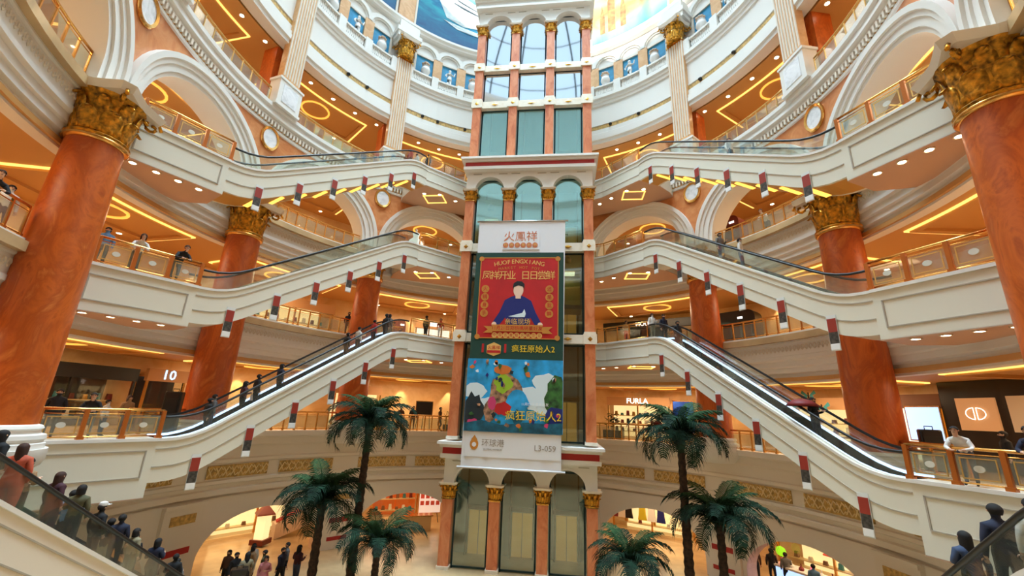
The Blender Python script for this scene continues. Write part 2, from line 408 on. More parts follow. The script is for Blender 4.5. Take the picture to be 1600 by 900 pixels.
# glass dome lattice
dome = thing('dome_frame', 'steel rib lattice of the glass dome high over the hall', 'dome', None, (0, 0, 47))
for k in range(24):
    a = k*15; MB().tube([P(17*math.cos(R_(t)), a, 10*math.sin(R_(t))) for t in range(0, 86, 12)], .12, 4).build('rib', 'dark_metal', dome)
for t in (12, 26, 40, 55, 70): MB().tube([P(17*math.cos(R_(t)), a, 10*math.sin(R_(t))) for a in range(0, 361, 10)], .09, 4).build('hoop', 'dark_metal', dome)
# ------------------------------------------------------------------ ground floor arcade
for i, a0, a1 in BAYS:
    if i == 0: continue
    w = arcade_wall('wall_ground_arcade', i, a0, a1, 3.35, -6.15, -7.0, -3.25, 1.0, ['plaster_cream', 'soffit_marble'], .62)
    struct(w, 'cream wall with a flat arch onto the ground floor shops')
def pier(a):
    w = struct(MB().pbox(RR-.22, RR+1.1, a-3.4, a+3.4, -7, -3.3).build('wall_pier', 'plaster_cream'), 'cream pier between two ground floor arches')
    for zz, h, m in ((-3.95, .42, 'frieze_gold'), (-5.35, .28, 'red_band'), (-6.4, .22, 'red_band')):
        MB().pbox(RR-.26, RR-.2, a-2.2, a+2.2, zz-h/2, zz+h/2).build('inlay', m, w)
    MB().pbox(RR-.34, RR-.2, a-3.6, a+3.6, -3.42, -3.25).build('moulding', 'plaster_cream', w)
for a in CA[:4]:
    for s in (-1, 1): pier(a*s)
# ------------------------------------------------------------------ gold capitals
def leaf_mesh(h, w, out):
    b = MB(); n = 7; rows = []
    for k in range(n):
        t = k/(n-1); x = out*(.15+.55*t*t+(.5 if t > .8 else 0)*(t-.8)*3); z = h*(t if t < .85 else .85-(t-.85)*.9)
        ww = w*(.75+.5*math.sin(t*3))*(1-.75*max(0, t-.7)/.3)
        rows.append([(x, -ww/2, z), (x+.035, -ww/4, z+.02), (x+.06, 0, z+.03), (x+.035, ww/4, z+.02), (x, ww/2, z), (x-.05, 0, z)])
    b.sweep(rows); o = b.build('leaf', 'gold_leaf', None, True); me = o.data; bpy.data.objects.remove(o); return me
def scroll_mesh(r):
    b = MB(); pts = []
    for k in range(12):
        th = k*.75; q = r*(1-k/14); pts.append((q*math.cos(th), 0, q*math.sin(th)))
    b.tube(pts, r*.2, 5); o = b.build('volute', 'gold_leaf', None, True); me = o.data; bpy.data.objects.remove(o); return me
LEAF = {}; 
def capital(parent, c, rz, rb, h, rt, round_=True, leaves=8, rows=2):
    """leafy gold capital: bell, leaves in two rows, corner volutes, abacus"""
    key = (round(rb, 2), round(h, 2))
    if key not in LEAF: LEAF[key] = (leaf_mesh(h*.5, rb*.62, rb*.42), leaf_mesh(h*.82, rb*.5, rb*.5), scroll_mesh(h*.16))
    b = MB(); b.lathe([(rb*1.12, 0), (rb*1.16, h*.035), (rb*1.08, h*.07), (rb*.98, h*.08), (rb*.98, h*.5), (rb*1.12, h*.78), (rb*1.3, h*.86)], c, 20)
    cp = b.build('capital', 'gold_leaf', parent, True, 40)
    for row in range(rows):
        for k in range(leaves):
            a = rz+2*math.pi*(k+.5*row)/leaves
            o = link('leaf', LEAF[key][row], cp); o.location = (c[0]+rb*.92*math.cos(a), c[1]+rb*.92*math.sin(a), c[2]+h*.08); o.rotation_euler = (0, 0, a)
    for k in range(4):
        a = rz+math.pi/4+k*math.pi/2
        o = link('volute', LEAF[key][2], cp); o.location = (c[0]+rb*1.62*math.cos(a), c[1]+rb*1.62*math.sin(a), c[2]+h*.78); o.rotation_euler = (0, 0, a)
    b = MB(); pts = []
    for k in range(4):   # concave-sided slab
        a = rz+math.pi/4+k*math.pi/2
        for da, q in ((-.12, 1.95), (.12, 1.95), (.42, 1.5), (.785, 1.32), (1.15, 1.5)): pts.append((q*rb*math.cos(a+da), q*rb*math.sin(a+da)))
    b.sweep([[(c[0]+x*s, c[1]+y*s, c[2]+zz) for x, y in pts] for zz, s in ((h*.86, .95), (h*.93, 1), (h*1.0, 1.05), (h*1.0, .02))]); b.build('abacus', 'plaster_cream', cp)
    return cp
def big_column(a, nm):
    s = 1 if a > 0 else -1; a = a+.6*s; c = P(16.3, a, 0)
    t = thing('marble_column', 'tall orange marble column with gold leaf capital, %s of the hall' % nm, 'column', None, c)
    b = MB(); b.lathe([(1.28, 0), (1.28, .16), (1.2, .2), (1.26, .3), (1.24, .42), (1.1, .46), (1.08, .56), (1.14, .62), (1.1, .7), (.98, .74)], n=28); b.build('base', 'plaster', t, True, 35)
    b = MB(); b.lathe([(.97, .7), (.97, 3), (.94, 6), (.88, 9), (.84, 10.85)], n=32); b.build('shaft', 'column_marble', t, True, 60)
    b = MB(); b.lathe([(.84, 10.72), (.95, 10.76), (.98, 10.84), (.93, 10.92), (.84, 10.94)], n=28); b.build('collar', 'brass', t, True, 60)
    capital(t, (0, 0, 10.9), -R_(a)+math.pi/2, .84, 2.1, 1)
    if abs(a) < 100:
        b = MB(); b.lathe([(.9, -.7), (1.2, -.5), (1.34, -.3), (1.34, 0)], n=28); b.build('corbel', 'plaster', t, True, 35); return t
    b = MB(); b.lathe([(.3, -1.9), (.6, -1.75), (.85, -1.3), (1.1, -.9), (1.15, -.62), (1.3, -.52), (1.38, -.3), (1.38, 0)], n=28); b.build('corbel', 'plaster', t, True, 35)
    return t
nmz = {1: 'far', 2: 'middle', 3: 'near'}
for k in (1, 2, 3):
    for s in (-1, 1): big_column(CA[k]*s, '%s %s' % (nmz[k], SIDE[s]))
# ------------------------------------------------------------------ fluted pilasters of the fifth floor
def pilaster(a, nm):
    t = thing('fluted_pilaster', 'fluted cream and gold pilaster with gold capital, %s' % nm, 'pilaster', None, P(RR-.1, a, 0), -R_(a))
    # local: -y faces the hall axis... the empty is turned so that +y points outward
    b = MB(); b.box((0, 0, 20.98), (1.75, .9, 2.05)); b.box((0, 0, 20.05), (1.9, 1.0, .2)); b.box((0, 0, 21.95), (1.9, 1.0, .16)); pd = b.build('pedestal', 'plaster', t)
    b = MB(); b.box((0, -.46, 20.98), (1.15, .05, 1.3)); b.build('panel', 'roundel_marble', pd)
    b = MB(); b.box((0, .0, 22.15), (1.55, .62, .26)); b.box((0, 0, 26.8), (1.36, .5, 9.2)); b.build('shaft', 'tan_marble', t)
    for k in range(7):
        x = -.6+k*.2; b = MB(); b.tube([(x, -.26, 22.35), (x, -.26, 31.3)], .058, 6); b.build('flute', 'plaster_cream', t)
    b = MB(); b.box((0, -.02, 31.42), (1.5, .6, .16)); b.build('neck_ring', 'brass', t)
    capital(t, (0, -.05, 31.45), 0, .62, 2.0, 1)
    b = MB(); b.box((0, .15, 33.75), (2.1, 1.2, .45)); b.box((0, .15, 34.2), (2.35, 1.4, .4)); b.box((0, .2, 34.9), (1.9, 1.1, 1.0)); b.build('impost', 'plaster', t)
    b = MB(); b.box((0, 1.35, 22.2), (1.5, 1.2, 5.4)); b.build('pier', 'column_marble', t)
for a, nm in ((45.9, 'far'), (77.2, 'middle'), (108, 'near')):
    for s in (-1, 1): pilaster(a*s, '%s %s, above the fifth floor' % (nm, SIDE[s]))
# ------------------------------------------------------------------ statue gallery
def urn(parent, c, rz):
    b = MB(); b.lathe([(.34, 0), (.34, .12), (.12, .22), (.1, .42), (.3, .62), (.44, .95), (.4, 1.2), (.3, 1.35), (.36, 1.42), (.3, 1.5), (.02, 1.5)], c, 14, sx=1, sy=1)
    u = b.build('urn', 'white', parent, True, 50)
    b = MB()
    for k in range(9):
        a = k*2.4; q = .08+.26*((k*37) % 10)/10
        b.lathe([(.01, -.13), (.13, -.05), (.15, .05), (.02, .15)], (c[0]+q*math.cos(a), c[1]+q*math.sin(a), c[2]+1.62+.22*((k*53) % 10)/10), 7)
    b.build('bouquet', 'plaster_pink', u, True)
def statue(parent, c, rz):
    cs, sn = math.cos(rz), math.sin(rz)
    def q(x, y, z): return (c[0]+x*cs-y*sn, c[1]+x*sn+y*cs, c[2]+z)
    b = MB(); b.lathe([(.36, 0), (.36, .3), (.3, .34)], c, 12)
    b.tube([q(-.06, 0, .3), q(-.13, 0, .75), q(-.1, 0, 1.15)], .1, 7, rad=[.08, .11, .15]); b.tube([q(.14, -.05, .3), q(.1, -.08, .75), q(.09, 0, 1.15)], .1, 7, rad=[.08, .11, .15])
    b.tube([q(0, 0, 1.05), q(.02, 0, 1.4), q(0, 0, 1.7), q(0, 0, 1.82), q(0, 0, 1.92)], .1, 9, rad=[.23, .19, .25, .17, .07])
    b.tube([q(-.24, 0, 1.72), q(-.4, -.05, 1.45), q(-.3, -.2, 1.2)], .07, 6, rad=[.09, .07, .05]); b.tube([q(.24, 0, 1.72), q(.42, -.05, 1.62), q(.5, -.05, 2.0)], .07, 6, rad=[.09, .07, .05])
    b.lathe([(.02, 1.9), (.1, 1.95), (.135, 2.06), (.12, 2.18), (.02, 2.26)], c, 10)
    b.build('statue', 'white', parent, True, 60)
def niche(a, kind, nm):
    t = thing('painted_niche', '%s on blue panel high up, %s' % ('white flower urn' if kind == 'urn' else 'white statue', nm), 'niche', None, P(RU-.02, a, 0), -R_(a))
    b = MB(); b.box((0, 0, 32.25), (1.75, .06, 3.3)); b.build('panel', 'blue_panel', t)
    b = MB()
    for x in (-.98, .98): b.box((x, -.06, 32.25), (.2, .16, 3.5))
    b.box((0, -.06, 34.0), (2.16, .16, .2)); b.build('frame', 'plaster_cream', t)
    if kind == 'urn': urn(t, (0, -.5, 31.05), 0)
    else: statue(t, (0, -.5, 31.0), 0)
    b = MB(); b.box((0, -.5, 30.55), (1.0, .7, .95)); b.build('plinth', 'plaster', t)
    # blind arch above
    b = MB(); n = 14
    def rg(r, y): return [(-r*math.cos(math.pi*k/n), y, 34.2+r*.95*math.sin(math.pi*k/n)) for k in range(n+1)]
    for r0, r1, y in ((1.02, 1.42, -.22), (.86, 1.02, -.1)): b.sweep([rg(r0, 0), rg(r0, y), rg(r1, y), rg(r1, 0)], loop=False, cap=False)
    b.build('blind_arch', 'plaster', t, True, 40)
def niche_pier(a):
    w = struct(MB().pbox(RU-.22, RU, a-1.45, a+1.45, 30.2, 34.1).build('wall_niche_pier', 'tan_marble', WU))
for s in (-1, 1):
    for k, (a, kind) in enumerate(((22.4, 'urn'), (30.3, 'statue'), (38.3, 'urn'), (53, 'urn'), (61, 'statue'), (69, 'urn'), (85, 'urn'), (93, 'statue'), (101, 'urn'))):
        pos = ['next to the tower', 'second from the tower', 'third from the tower', 'fourth from the tower', 'fifth from the tower', 'sixth from the tower', 'seventh from the tower', 'eighth from the tower', 'ninth from the tower'][k]
        niche(a*s, kind, '%s, %s side' % (pos, SIDE[s]))
    for a in (18.5, 26.3, 34.2, 57, 65, 81.5, 89, 97): niche_pier(a*s)
# balustrade before the niches
BW = thing('stone_balustrade', 'white stone balustrade with pierced panels round the statue gallery', 'balustrade', None, (0, 0, 30))
b = MB(); b.ring([(RR-.2, 1.0), (RR+.16, 1.0), (RR+.16, 1.16), (RR-.2, 1.16)], -112, 112, 90); b.build('coping', 'plaster', BW)
b = MB(); b.ring([(RR-.16, 0), (RR+.12, 0), (RR+.12, .2), (RR-.16, .2)], -112, 112, 90); b.build('plinth', 'plaster', BW)
bm_ = MB().lathe([(.07, .2), (.1, .24), (.06, .34), (.12, .55), (.06, .86), (.1, .94), (.07, 1.0)], n=6).build('t', 'plaster', None, True); bme = bm_.data; bpy.data.objects.remove(bm_)
for s in (-1, 1):
    for lo, hi in ((18, 44), (49, 75.5), (80, 106)):
        n = 3
        for k in range(4):
            a = lo+(hi-lo)*k/3.0
            MB().pbox(RR-.26, RR+.2, s*a-1.1, s*a+1.1, 0, 1.25).build('pedestal', 'plaster', BW)
            if k < 3:
                for j in range(1, 12):
                    if hi > 100 : continue
                    o = link('baluster', bme, BW); o.location = P(RR, s*(a+1.1+(hi-lo-6.6)/3.0*j/12+j*.0), 0)
# murals
def mural_mat(name, kind):
    m = bpy.data.materials.new(name); m.use_nodes = True; nt = m.node_tree; b = nt.nodes['Principled BSDF']; b.inputs['Roughness'].default_value = .55
    tc = nt.nodes.new('ShaderNodeTexCoord'); mp = nt.nodes.new('ShaderNodeMapping'); n = nt.nodes.new('ShaderNodeTexNoise'); n.inputs['Scale'].default_value = .5; n.inputs['Detail'].default_value = 8
    mp.inputs['Scale'].default_value = (1, 1, 2.6) if kind == 'sea' else (1, 1, .8)
    n.inputs['Distortion'].default_value = .8
    sep = nt.nodes.new('ShaderNodeSeparateXYZ'); mr = nt.nodes.new('ShaderNodeMapRange'); mr.inputs[1].default_value = 36.5; mr.inputs[2].default_value = 45
    ad = nt.nodes.new('ShaderNodeMath'); ad.operation = 'MULTIPLY_ADD'; ad.inputs[1].default_value = .55; r = nt.nodes.new('ShaderNodeValToRGB'); e = r.color_ramp.elements
    cols = [(.0, (8, 70, 120)), (.34, (12, 112, 150)), (.5, (30, 160, 180)), (.6, (0, 112, 160)), (.8, (90, 190, 220)), (1, (190, 225, 236))] if kind == 'sea' else \
           [(.0, (70, 150, 150)), (.3, (150, 170, 130)), (.42, (190, 130, 70)), (.55, (206, 172, 96)), (.75, (232, 214, 160)), (1, (240, 236, 214))]
    e[0].position, e[0].color = cols[0][0], rgb(*cols[0][1]); e[1].position, e[1].color = cols[-1][0], rgb(*cols[-1][1])
    for p, c in cols[1:-1]: q = e.new(p); q.color = rgb(*c)
    L = nt.links.new
    L(tc.outputs['Object'], mp.inputs[0]); L(mp.outputs[0], n.inputs['Vector']); L(tc.outputs['Object'], sep.inputs[0]); L(sep.outputs['Z'], mr.inputs[0])
    su = nt.nodes.new('ShaderNodeMath'); su.operation = 'SUBTRACT'; su.inputs[1].default_value = .5; L(n.outputs['Fac'], su.inputs[0])
    L(su.outputs[0], ad.inputs[0]); L(mr.outputs[0], ad.inputs[2]); L(ad.outputs[0], r.inputs[0]); L(r.outputs[0], b.inputs['Base Color'])
    MAT[name] = m
mural_mat('mural_sea', 'sea'); mural_mat('mural_church', 'gold')
mat('paint_white', (226, 236, 238), .6, var=.12, vscale=1.2); mat('paint_dark', (70, 84, 92), .6); mat('paint_ochre', (176, 120, 62), .6, var=.3, vscale=2)
def mural(a0, a1, kind, label):
    t = thing('mural', label, 'mural', None, (0, 0, 0))
    b = MB(); b.ring([(RU-.08, 36.7), (RU, 36.7), (RU, 45.6), (RU-.08, 45.6)], a0, a1, 16); b.build('canvas', 'mural_'+kind, t)
    b = MB()
    for z0, z1 in ((36.6, 36.85), (45.4, 45.7)): b.ring([(RU-.2, z0), (RU-.02, z0), (RU-.02, z1), (RU-.2, z1)], a0-.6, a1+.6, 16)
    for q in (a0-.6, a1): b.ring([(RU-.2, 36.7), (RU-.02, 36.7), (RU-.02, 45.6), (RU-.2, 45.6)], q, q+.6, 1)
    b.build('frame', 'plaster_cream', t)
    return t
def paint(t, name, pts, m, d=.1):   # a painted patch, pts = (angle, z)
    b = MB(); q = [P(RU-d, a, z) for a, z in pts]; w = [P(RU-.05, a, z) for a, z in pts]
    b.sweep([w, q]); b.build(name, m, t)
ms = mural(-43, -18, 'sea', 'painted mural of a white liner on a blue sea left of tower')
paint(ms, 'ship_hull', [(-37.5, 42.6), (-33, 39.9), (-27, 39.5), (-19, 39.8), (-19, 41.2), (-27, 41.6), (-34, 42.4)], 'paint_white')
paint(ms, 'ship_deck', [(-34, 42.3), (-27, 41.5), (-19, 41.1), (-19, 42.2), (-24, 42.9), (-28, 43.4), (-32, 42.9)], 'paint_white', .11)
paint(ms, 'ship_windows', [(-31.5, 42.05), (-20, 41.2), (-20, 41.32), (-31.5, 42.2)], 'paint_dark', .12)
paint(ms, 'ship_windows', [(-30, 42.6), (-21, 41.75), (-21, 41.87), (-30, 42.75)], 'paint_dark', .12)
paint(ms, 'surf', [(-34, 39.5), (-29, 38.9), (-21, 38.7), (-19, 39.0), (-22, 39.2), (-28, 39.4)], 'paint_white', .11)
mural(-75, -50, 'sea', 'painted blue sea mural at the upper left edge')
mc = mural(18, 43, 'church', 'painted mural of a golden domed church right of tower')
for a, w, h in ((21.5, 1.6, 40.2), (24.6, 2.4, 42.0), (28.5, 1.8, 40.5)):
    paint(mc, 'painted_tower', [(a-w/2, 38.2), (a+w/2, 38.2), (a+w/2, h), (a, h+1.6), (a-w/2, h)], 'paint_ochre')
mural(50, 75, 'church', 'painted golden mural at the upper right edge')
for a in (46.4, 77.6):
    for s in (-1, 1): struct(MB().pbox(RU-.3, RU, s*a-2.6, s*a+2.6, 36.6, 45.8).build('wall_mural_pier', 'tan_marble', WU))
# small surveillance cameras on the gold strip
for k, a in enumerate((-62, -56, -38, -33, -24, 24, 33, 52, 62)):
    t = thing('security_camera', 'small black dome camera on the gold strip, %s from the left' % ('first second third fourth fifth sixth seventh eighth ninth'.split()[k]), 'camera', None, P(RR-.02, a, 26.78), -R_(a))
    b = MB(); b.lathe([(.02, -.15), (.12, -.09), (.15, 0), (.15, .05), (.02, .05)], (0, -.08, 0), 10); b.build('dome', 'black', t, True); MB().box((0, 0, .04), (.16, .16, .05)).build('mount', 'white', t)
# ------------------------------------------------------------------ lift tower
TW = thing('lift_tower', 'tall glazed lift tower with marble columns standing in the hall', 'lift tower', None, (0, 9.1, 0))
TX = [-4.22, -1.41, 1.41, 4.22]; TD = 3.5
mat('shaft_wall', (196, 214, 214), .5); mat('shaft_dark', (136, 148, 146), .45); mat('frame_teal', (58, 82, 88), .4, .5); mat('brass_door_glow', (190, 140, 70), .3, .7, emit=(230, 160, 70), es=.25)  # landing door brass emits faintly, lamplight put into its colour
marble('band_stone', [(226, 210, 186), (236, 224, 204), (240, 232, 216)], 2, 5, .4)
def tcol(x, z0, z1, cap=False):
    b = MB(); b.box((x, .31, (z0+z1)/2), (.62, .62, z1-z0)); c = b.build('column', 'tower_marble', TW)
    b = MB(); b.box((x, .31, z0+.09), (.74, .74, .18)); b.build('base', 'band_stone', c)
    if cap:
        b = MB(); b.box((x, .31, z1+.04), (.7, .7, .08)); b.build('neck', 'brass', c)
        capital(c, (x, .31, z1+.05), 0, .36, .86, 1)
def tband(z0, z1, blocks=True):
    b = MB(); b.box((0, .33, (z0+z1)/2), (9.0, .5, z1-z0)); o = b.build('band', 'band_stone', TW)
    for x in TX:
        b = MB(); b.box((x, .3, (z0+z1)/2), (.86, .78, (z1-z0)*1.12)); b.build('block', 'band_stone', o)
        b = MB(); q = .16; zz = (z0+z1)/2; b.add([(x-q, -.1, zz), (x, -.1, zz-q), (x+q, -.1, zz), (x, -.1, zz+q), (x, -.13, zz)], [(0,1,4), (1,2,4), (2,3,4), (3,0,4)]); b.build('diamond', 'gold', o)
    for k in range(3):
        x = (TX[k]+TX[k+1])/2; b = MB(); b.lathe([(.0, 0), (.0, 0)], (x, 0, 0), 3); b = MB(); zz = (z0+z1)/2
        b.add([(x-.3, .05, zz), (x, .05, zz-.12), (x+.3, .05, zz), (x, .05, zz+.12), (x, .02, zz)], [(0,1,4), (1,2,4), (2,3,4), (3,0,4)]); b.build('ornament', 'gold', o)
    for sx in (-1, 1): MB().box((sx*4.28, 2.0, (z0+z1)/2), (.5, 3.0, z1-z0)).build('side_band', 'band_stone', TW)
def tarches(zs, zt):
    """white wall with three arches springing at zs, topped at zt"""
    b = MB(); half = 1.41; r = 1.06; n = 16
    for k in range(3):
        x = (TX[k]+TX[k+1])/2; pts = [(-half, zs)]+[(-r*math.cos(math.pi*j/n), zs+.02+r*math.sin(math.pi*j/n)) for j in range(n+1)]+[(half, zs)]
        for j in range(len(pts)-1):
            (s0, q0), (s1, q1) = pts[j], pts[j+1]
            b.hexa([(x+s0, 0, q0), (x+s1, 0, q1), (x+s1, .6, q1), (x+s0, .6, q0), (x+s0, 0, zt), (x+s1, 0, zt), (x+s1, .6, zt), (x+s0, .6, zt)])
    for sx in (-1, 1): b.box((sx*4.38, .3, (zs+zt)/2), (.32, .6, zt-zs))
    o = b.build('arch_wall', 'plaster', TW)
    for k in range(3):
        x = (TX[k]+TX[k+1])/2; b = MB(); R1 = lambda q, y: [(x-q*math.cos(math.pi*j/n), y, zs+.02+q*math.sin(math.pi*j/n)) for j in range(n+1)]
        b.sweep([R1(r-.0, 0), R1(r, -.05), R1(r+.12, -.05), R1(r+.12, 0)], loop=False, cap=False); b.build('archivolt', 'plaster', o)
        for sx in (-1, 1): MB().box((x+sx*.95, -.015, zt-.18), (.62, .03, .05)).build('inlay', 'panel_line', o)
    for sx in (-1, 1): MB().box((sx*4.38, 2.0, (zs+zt)/2), (.3, 3.0, zt-zs)).build('side_wall', 'plaster', TW)
def tcornice(z0, red=True):
    o = MB()
    o.box((0, 1.7, z0+.12), (9.5, 4.3, .24)); o.box((0, 1.7, z0+.42), (9.3, 4.1, .36), mi=1); o.box((0, 1.7, z0+.69), (9.6, 4.4, .18)); o.box((0, 1.7, z0+.86), (9.9, 4.7, .16))
    o.build('cornice', ['plaster', 'red_band' if red else 'plaster'], TW)
def tglass(z0, z1, gm, fm='frame_teal', arch=False):
    for k in range(3):
        x0, x1 = TX[k]+.31, TX[k+1]-.31
        b = MB(); b.box(((x0+x1)/2, .42, (z0+z1)/2), (x1-x0, .02, z1-z0)); g = b.build('glass_pane', gm, TW)
        for x in (x0+.1, x1-.1): MB().box((x, .46, (z0+z1)/2), (.1, .1, z1-z0)).build('mullion', fm, g)
        for zz in (z0+.1, z1-.1): MB().box(((x0+x1)/2, .46, zz), (x1-x0, .1, .1)).build('transom', fm, g)
    for sx in (-1, 1):
        MB().box((sx*4.35, 2.05, (z0+z1)/2), (.02, 2.7, z1-z0)).build('side_pane', gm, TW)
# tiers, bottom to top
tiers = [(-7.0, -3.35, True, -2.5, -1.05), (0.0, 6.05, False, 0, 0), (6.62, 12.35, False, 0, 0), (12.95, 16.2, True, 17.05, 18.55), (19.45, 24.25, False, 0, 0), (24.85, 27.75, False, 0, 0), (28.3, 31.35, True, 32.2, 33.75)]
for z0, z1, cap, zs, zt in tiers:
    for x in TX: tcol(x, z0, z1, cap)
    if cap: tarches(zs, zt)
for z0, z1 in ((6.05, 6.62), (12.35, 12.95), (24.25, 24.85), (27.75, 28.3)): tband(z0, z1)
tcornice(-1.05); tcornice(18.55); tcornice(33.75, False)
MB().box((0, 1.7, 35.6), (9.2, 4.0, 2.0)).build('attic', 'plaster', TW)
for z0, z1, gm in ((-7, -1.5, 'tower_glass'), (0, 6.05, 'tower_glass'), (6.62, 12.35, 'tower_glass'), (12.95, 18.1, 'teal_glass'), (19.5, 24.25, 'teal_glass'), (24.85, 27.75, 'sky_glass'), (28.3, 33.3, 'sky_glass')):
    tglass(z0, z1, gm)
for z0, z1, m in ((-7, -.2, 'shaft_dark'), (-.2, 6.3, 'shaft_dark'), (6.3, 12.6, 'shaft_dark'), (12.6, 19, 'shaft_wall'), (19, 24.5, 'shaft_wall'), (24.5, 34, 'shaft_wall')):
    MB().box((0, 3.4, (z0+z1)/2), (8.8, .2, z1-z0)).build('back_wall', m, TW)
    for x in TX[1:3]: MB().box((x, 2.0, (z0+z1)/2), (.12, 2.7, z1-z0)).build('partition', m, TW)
for k in range(3):   # guide rails and landing doors
    x = (TX[k]+TX[k+1])/2
    for dx in (-.75, .75): MB().box((x+dx, 2.9, 13), (.1, .12, 41)).build('guide_rail', 'dark_metal', TW)
    for zz in (-7, 0, 6.5, 13, 19.5):
        d = MB().box((x, 3.26, zz+1.25), (1.3, .08, 2.5)).build('landing_door', 'brass_door_glow', TW)
        MB().box((x, 3.2, zz+1.25), (.04, .05, 2.5)).build('seam', 'dark_metal', d); MB().box((x, 3.2, zz+2.7), (1.7, .12, .25)).build('header', 'dark_metal', d)
# lift cars
mat('car_panel', (206, 180, 96), .4, .3); mat('car_glow', (255, 240, 200), .5, emit=(255, 236, 190), es=1.2)
def lift_car(k, z, label):
    x = (TX[k]+TX[k+1])/2; t = thing('lift_car', label, 'lift car', None, (x, 9.1+1.75, z))
    MB().box((0, 0, .15), (1.9, 1.7, .3)).build('floor_pan', 'dark_metal', t); MB().box((0, 0, 2.9), (1.9, 1.7, .2)).build('roof', 'car_panel', t)
    p = MB().box((0, -.82, 3.55), (1.9, .12, 1.25)).build('crest_panel', 'car_panel', t)
    MB().lathe([(.02, 0), (.22, .02), (.26, .3), (.12, .5), (.02, .62)], (0, -.92, 3.25), 10).build('crest', 'gold', p, True)
    for sx in (-1, 1): MB().box((sx*.9, -.8, 1.55), (.08, .08, 2.6)).build('car_post', 'mirror_steel', t)
    MB().box((0, -.82, 1.55), (1.75, .02, 2.5)).build('car_glass', 'clear_glass', t); MB().box((0, .82, 1.55), (1.8, .05, 2.5)).build('back_panel', 'car_panel', t)
    MB().box((0, 0, 2.76), (1.0, .8, .05)).build('car_lamp', 'car_glow', t)
lift_car(0, 12.6, 'lift car with a gold crest panel behind left glass, above banner')
lift_car(2, 8.5, 'dark glass lift car on the right beside the red poster')
# ------------------------------------------------------------------ railings
mat('frame_gold', (214, 176, 104), .35, .6); mat('medal', (216, 214, 200), .6)
def railing(label, pts, group=None, h=1.08, post='brass', pr=.035, fancy=False, double=True, cat='railing', posts=True, hm='brass', gm='frosted_glass'):
    pts = [Vector(p) for p in pts]; t = thing('glass_railing', label, cat, group, pts[0]); o = pts[0]
    q = [p-o for p in pts]
    MB().tube([p+Vector((0, 0, h)) for p in q], .05, 8).build('handrail', hm, t, True)
    MB().tube([p+Vector((0, 0, .1)) for p in q], .03, 6).build('bottom_rail', hm, t, True)
    if double: MB().tube([p+Vector((0, 0, h-.16)) for p in q], .02, 6).build('upper_rail', hm, t, True)
    up = Vector((0, 0, 1))
    for k, p in enumerate(q):
        d = (q[min(k+1, len(q)-1)]-q[max(k-1, 0)]).normalized(); rz = math.atan2(d.y, d.x)
        if posts:
            b = MB(); b.box((p.x, p.y, h/2), (pr*2, pr*2, h), rz); b.box((p.x, p.y, .06), (pr*3.2, pr*3.2, .12), rz)
            b.build('post', post, t)
        if k == len(q)-1: continue
        e = q[k+1]; dd = (e-p); L = dd.length; dd.normalize(); c = (p+e)/2; rz = math.atan2(dd.y, dd.x)
        z0, z1 = .16, h-.2
        g = MB().box((c.x, c.y, (z0+z1)/2), (L-pr*2.4, .015, z1-z0), rz).build('glass_panel', gm, t)
        if fancy:
            b = MB()
            for s in (-1, 1):
                b.box((c.x+dd.x*s*(L/2-pr-.12), c.y+dd.y*s*(L/2-pr-.12), (z0+z1)/2), (.03, .03, z1-z0-.1), rz)
                b.box((c.x, c.y, (z0+z1)/2+s*((z1-z0)/2-.07)), (L-pr*2-.24, .03, .03), rz)
            b.build('inner_frame', 'frame_gold', g)
            nrm = Vector((-dd.y, dd.x, 0)); b = MB()
            rg = lambda r, y: [c+up*((z0+z1)/2)+dd*(r*1.3*math.cos(j*math.pi/8))+up*(r*math.sin(j*math.pi/8))+nrm*y for j in range(16)]
            b.sweep([rg(.02, -.02), rg(.1, -.02), rg(.1, .02), rg(.02, .02)]); b.build('medallion', 'medal', g)
    return t
def arc_pts(r, a0, a1, z, n): return [P(r, a0+(a1-a0)*k/n, z) for k in range(n+1)]
BN = {1: 'next to the lift tower', 2: 'between far and middle columns', 3: 'between middle and near columns', 4: 'before the nearest columns'}
for s in (-1, 1):
    for l, r in ((2, 16.3), (3, 16.78), (4, 16.78)):
        z = LV[l]+.12
        for bay, lo, hi, n in ((1, 17 if l == 2 else 36, 43, 14 if l == 2 else 5), (2, 50, 74.5, 10), (4, 114, 138, 10)) + (((3, 82, 92, 4),) if l == 2 else ()):
            railing('brass and glass railing on the %s floor, %s, %s side' % (FLN[l], BN[bay], SIDE[s]), arc_pts(r, s*lo, s*hi, z, n))
    for bay, lo, hi, n in ((1, 17, 42.5, 9), (2, 49.5, 73.6, 9), (3, 81, 104.5, 9), (4, 111.5, 135, 9)):
        railing('glass railing on the fifth floor cornice, %s, %s side' % (BN[bay], SIDE[s]), arc_pts(RR-.1, s*lo, s*hi, 19.95, n), hm='frame_gold', post='frame_gold', pr=.025)
# ------------------------------------------------------------------ bridges and landings
def prism(b, poly, z0, z1, mi=0):
    n = len(poly); b.sweep([[(x, y, z0) for x, y in poly], [(x, y, z1) for x, y in poly]], mi=mi)
def edge_strip(b, p, q, z0, z1, d, t0=0.0, t1=1.0):
    """a thin moulding standing d proud of the wall p-q"""
    p = Vector((p[0], p[1], 0)); q = Vector((q[0], q[1], 0)); v = (q-p); n = Vector((v.y, -v.x, 0)).normalized()*d
    a, c = p+v*t0, p+v*t1
    pts = [a-n, c-n, c+n, a+n]
    b.hexa([(w.x, w.y, z0) for w in pts]+[(w.x, w.y, z1) for w in pts])
EA, EB, EW = (13.9, -1.2), (7.9, 9.75), 1.75
en = Vector((EB[1]-EA[1], EA[0]-EB[0])).normalized()      # outward normal on the right side
EAo = (EA[0]+en.x*EW, EA[1]+en.y*EW); EBo = (EB[0]+en.x*EW, EB[1]+en.y*EW)
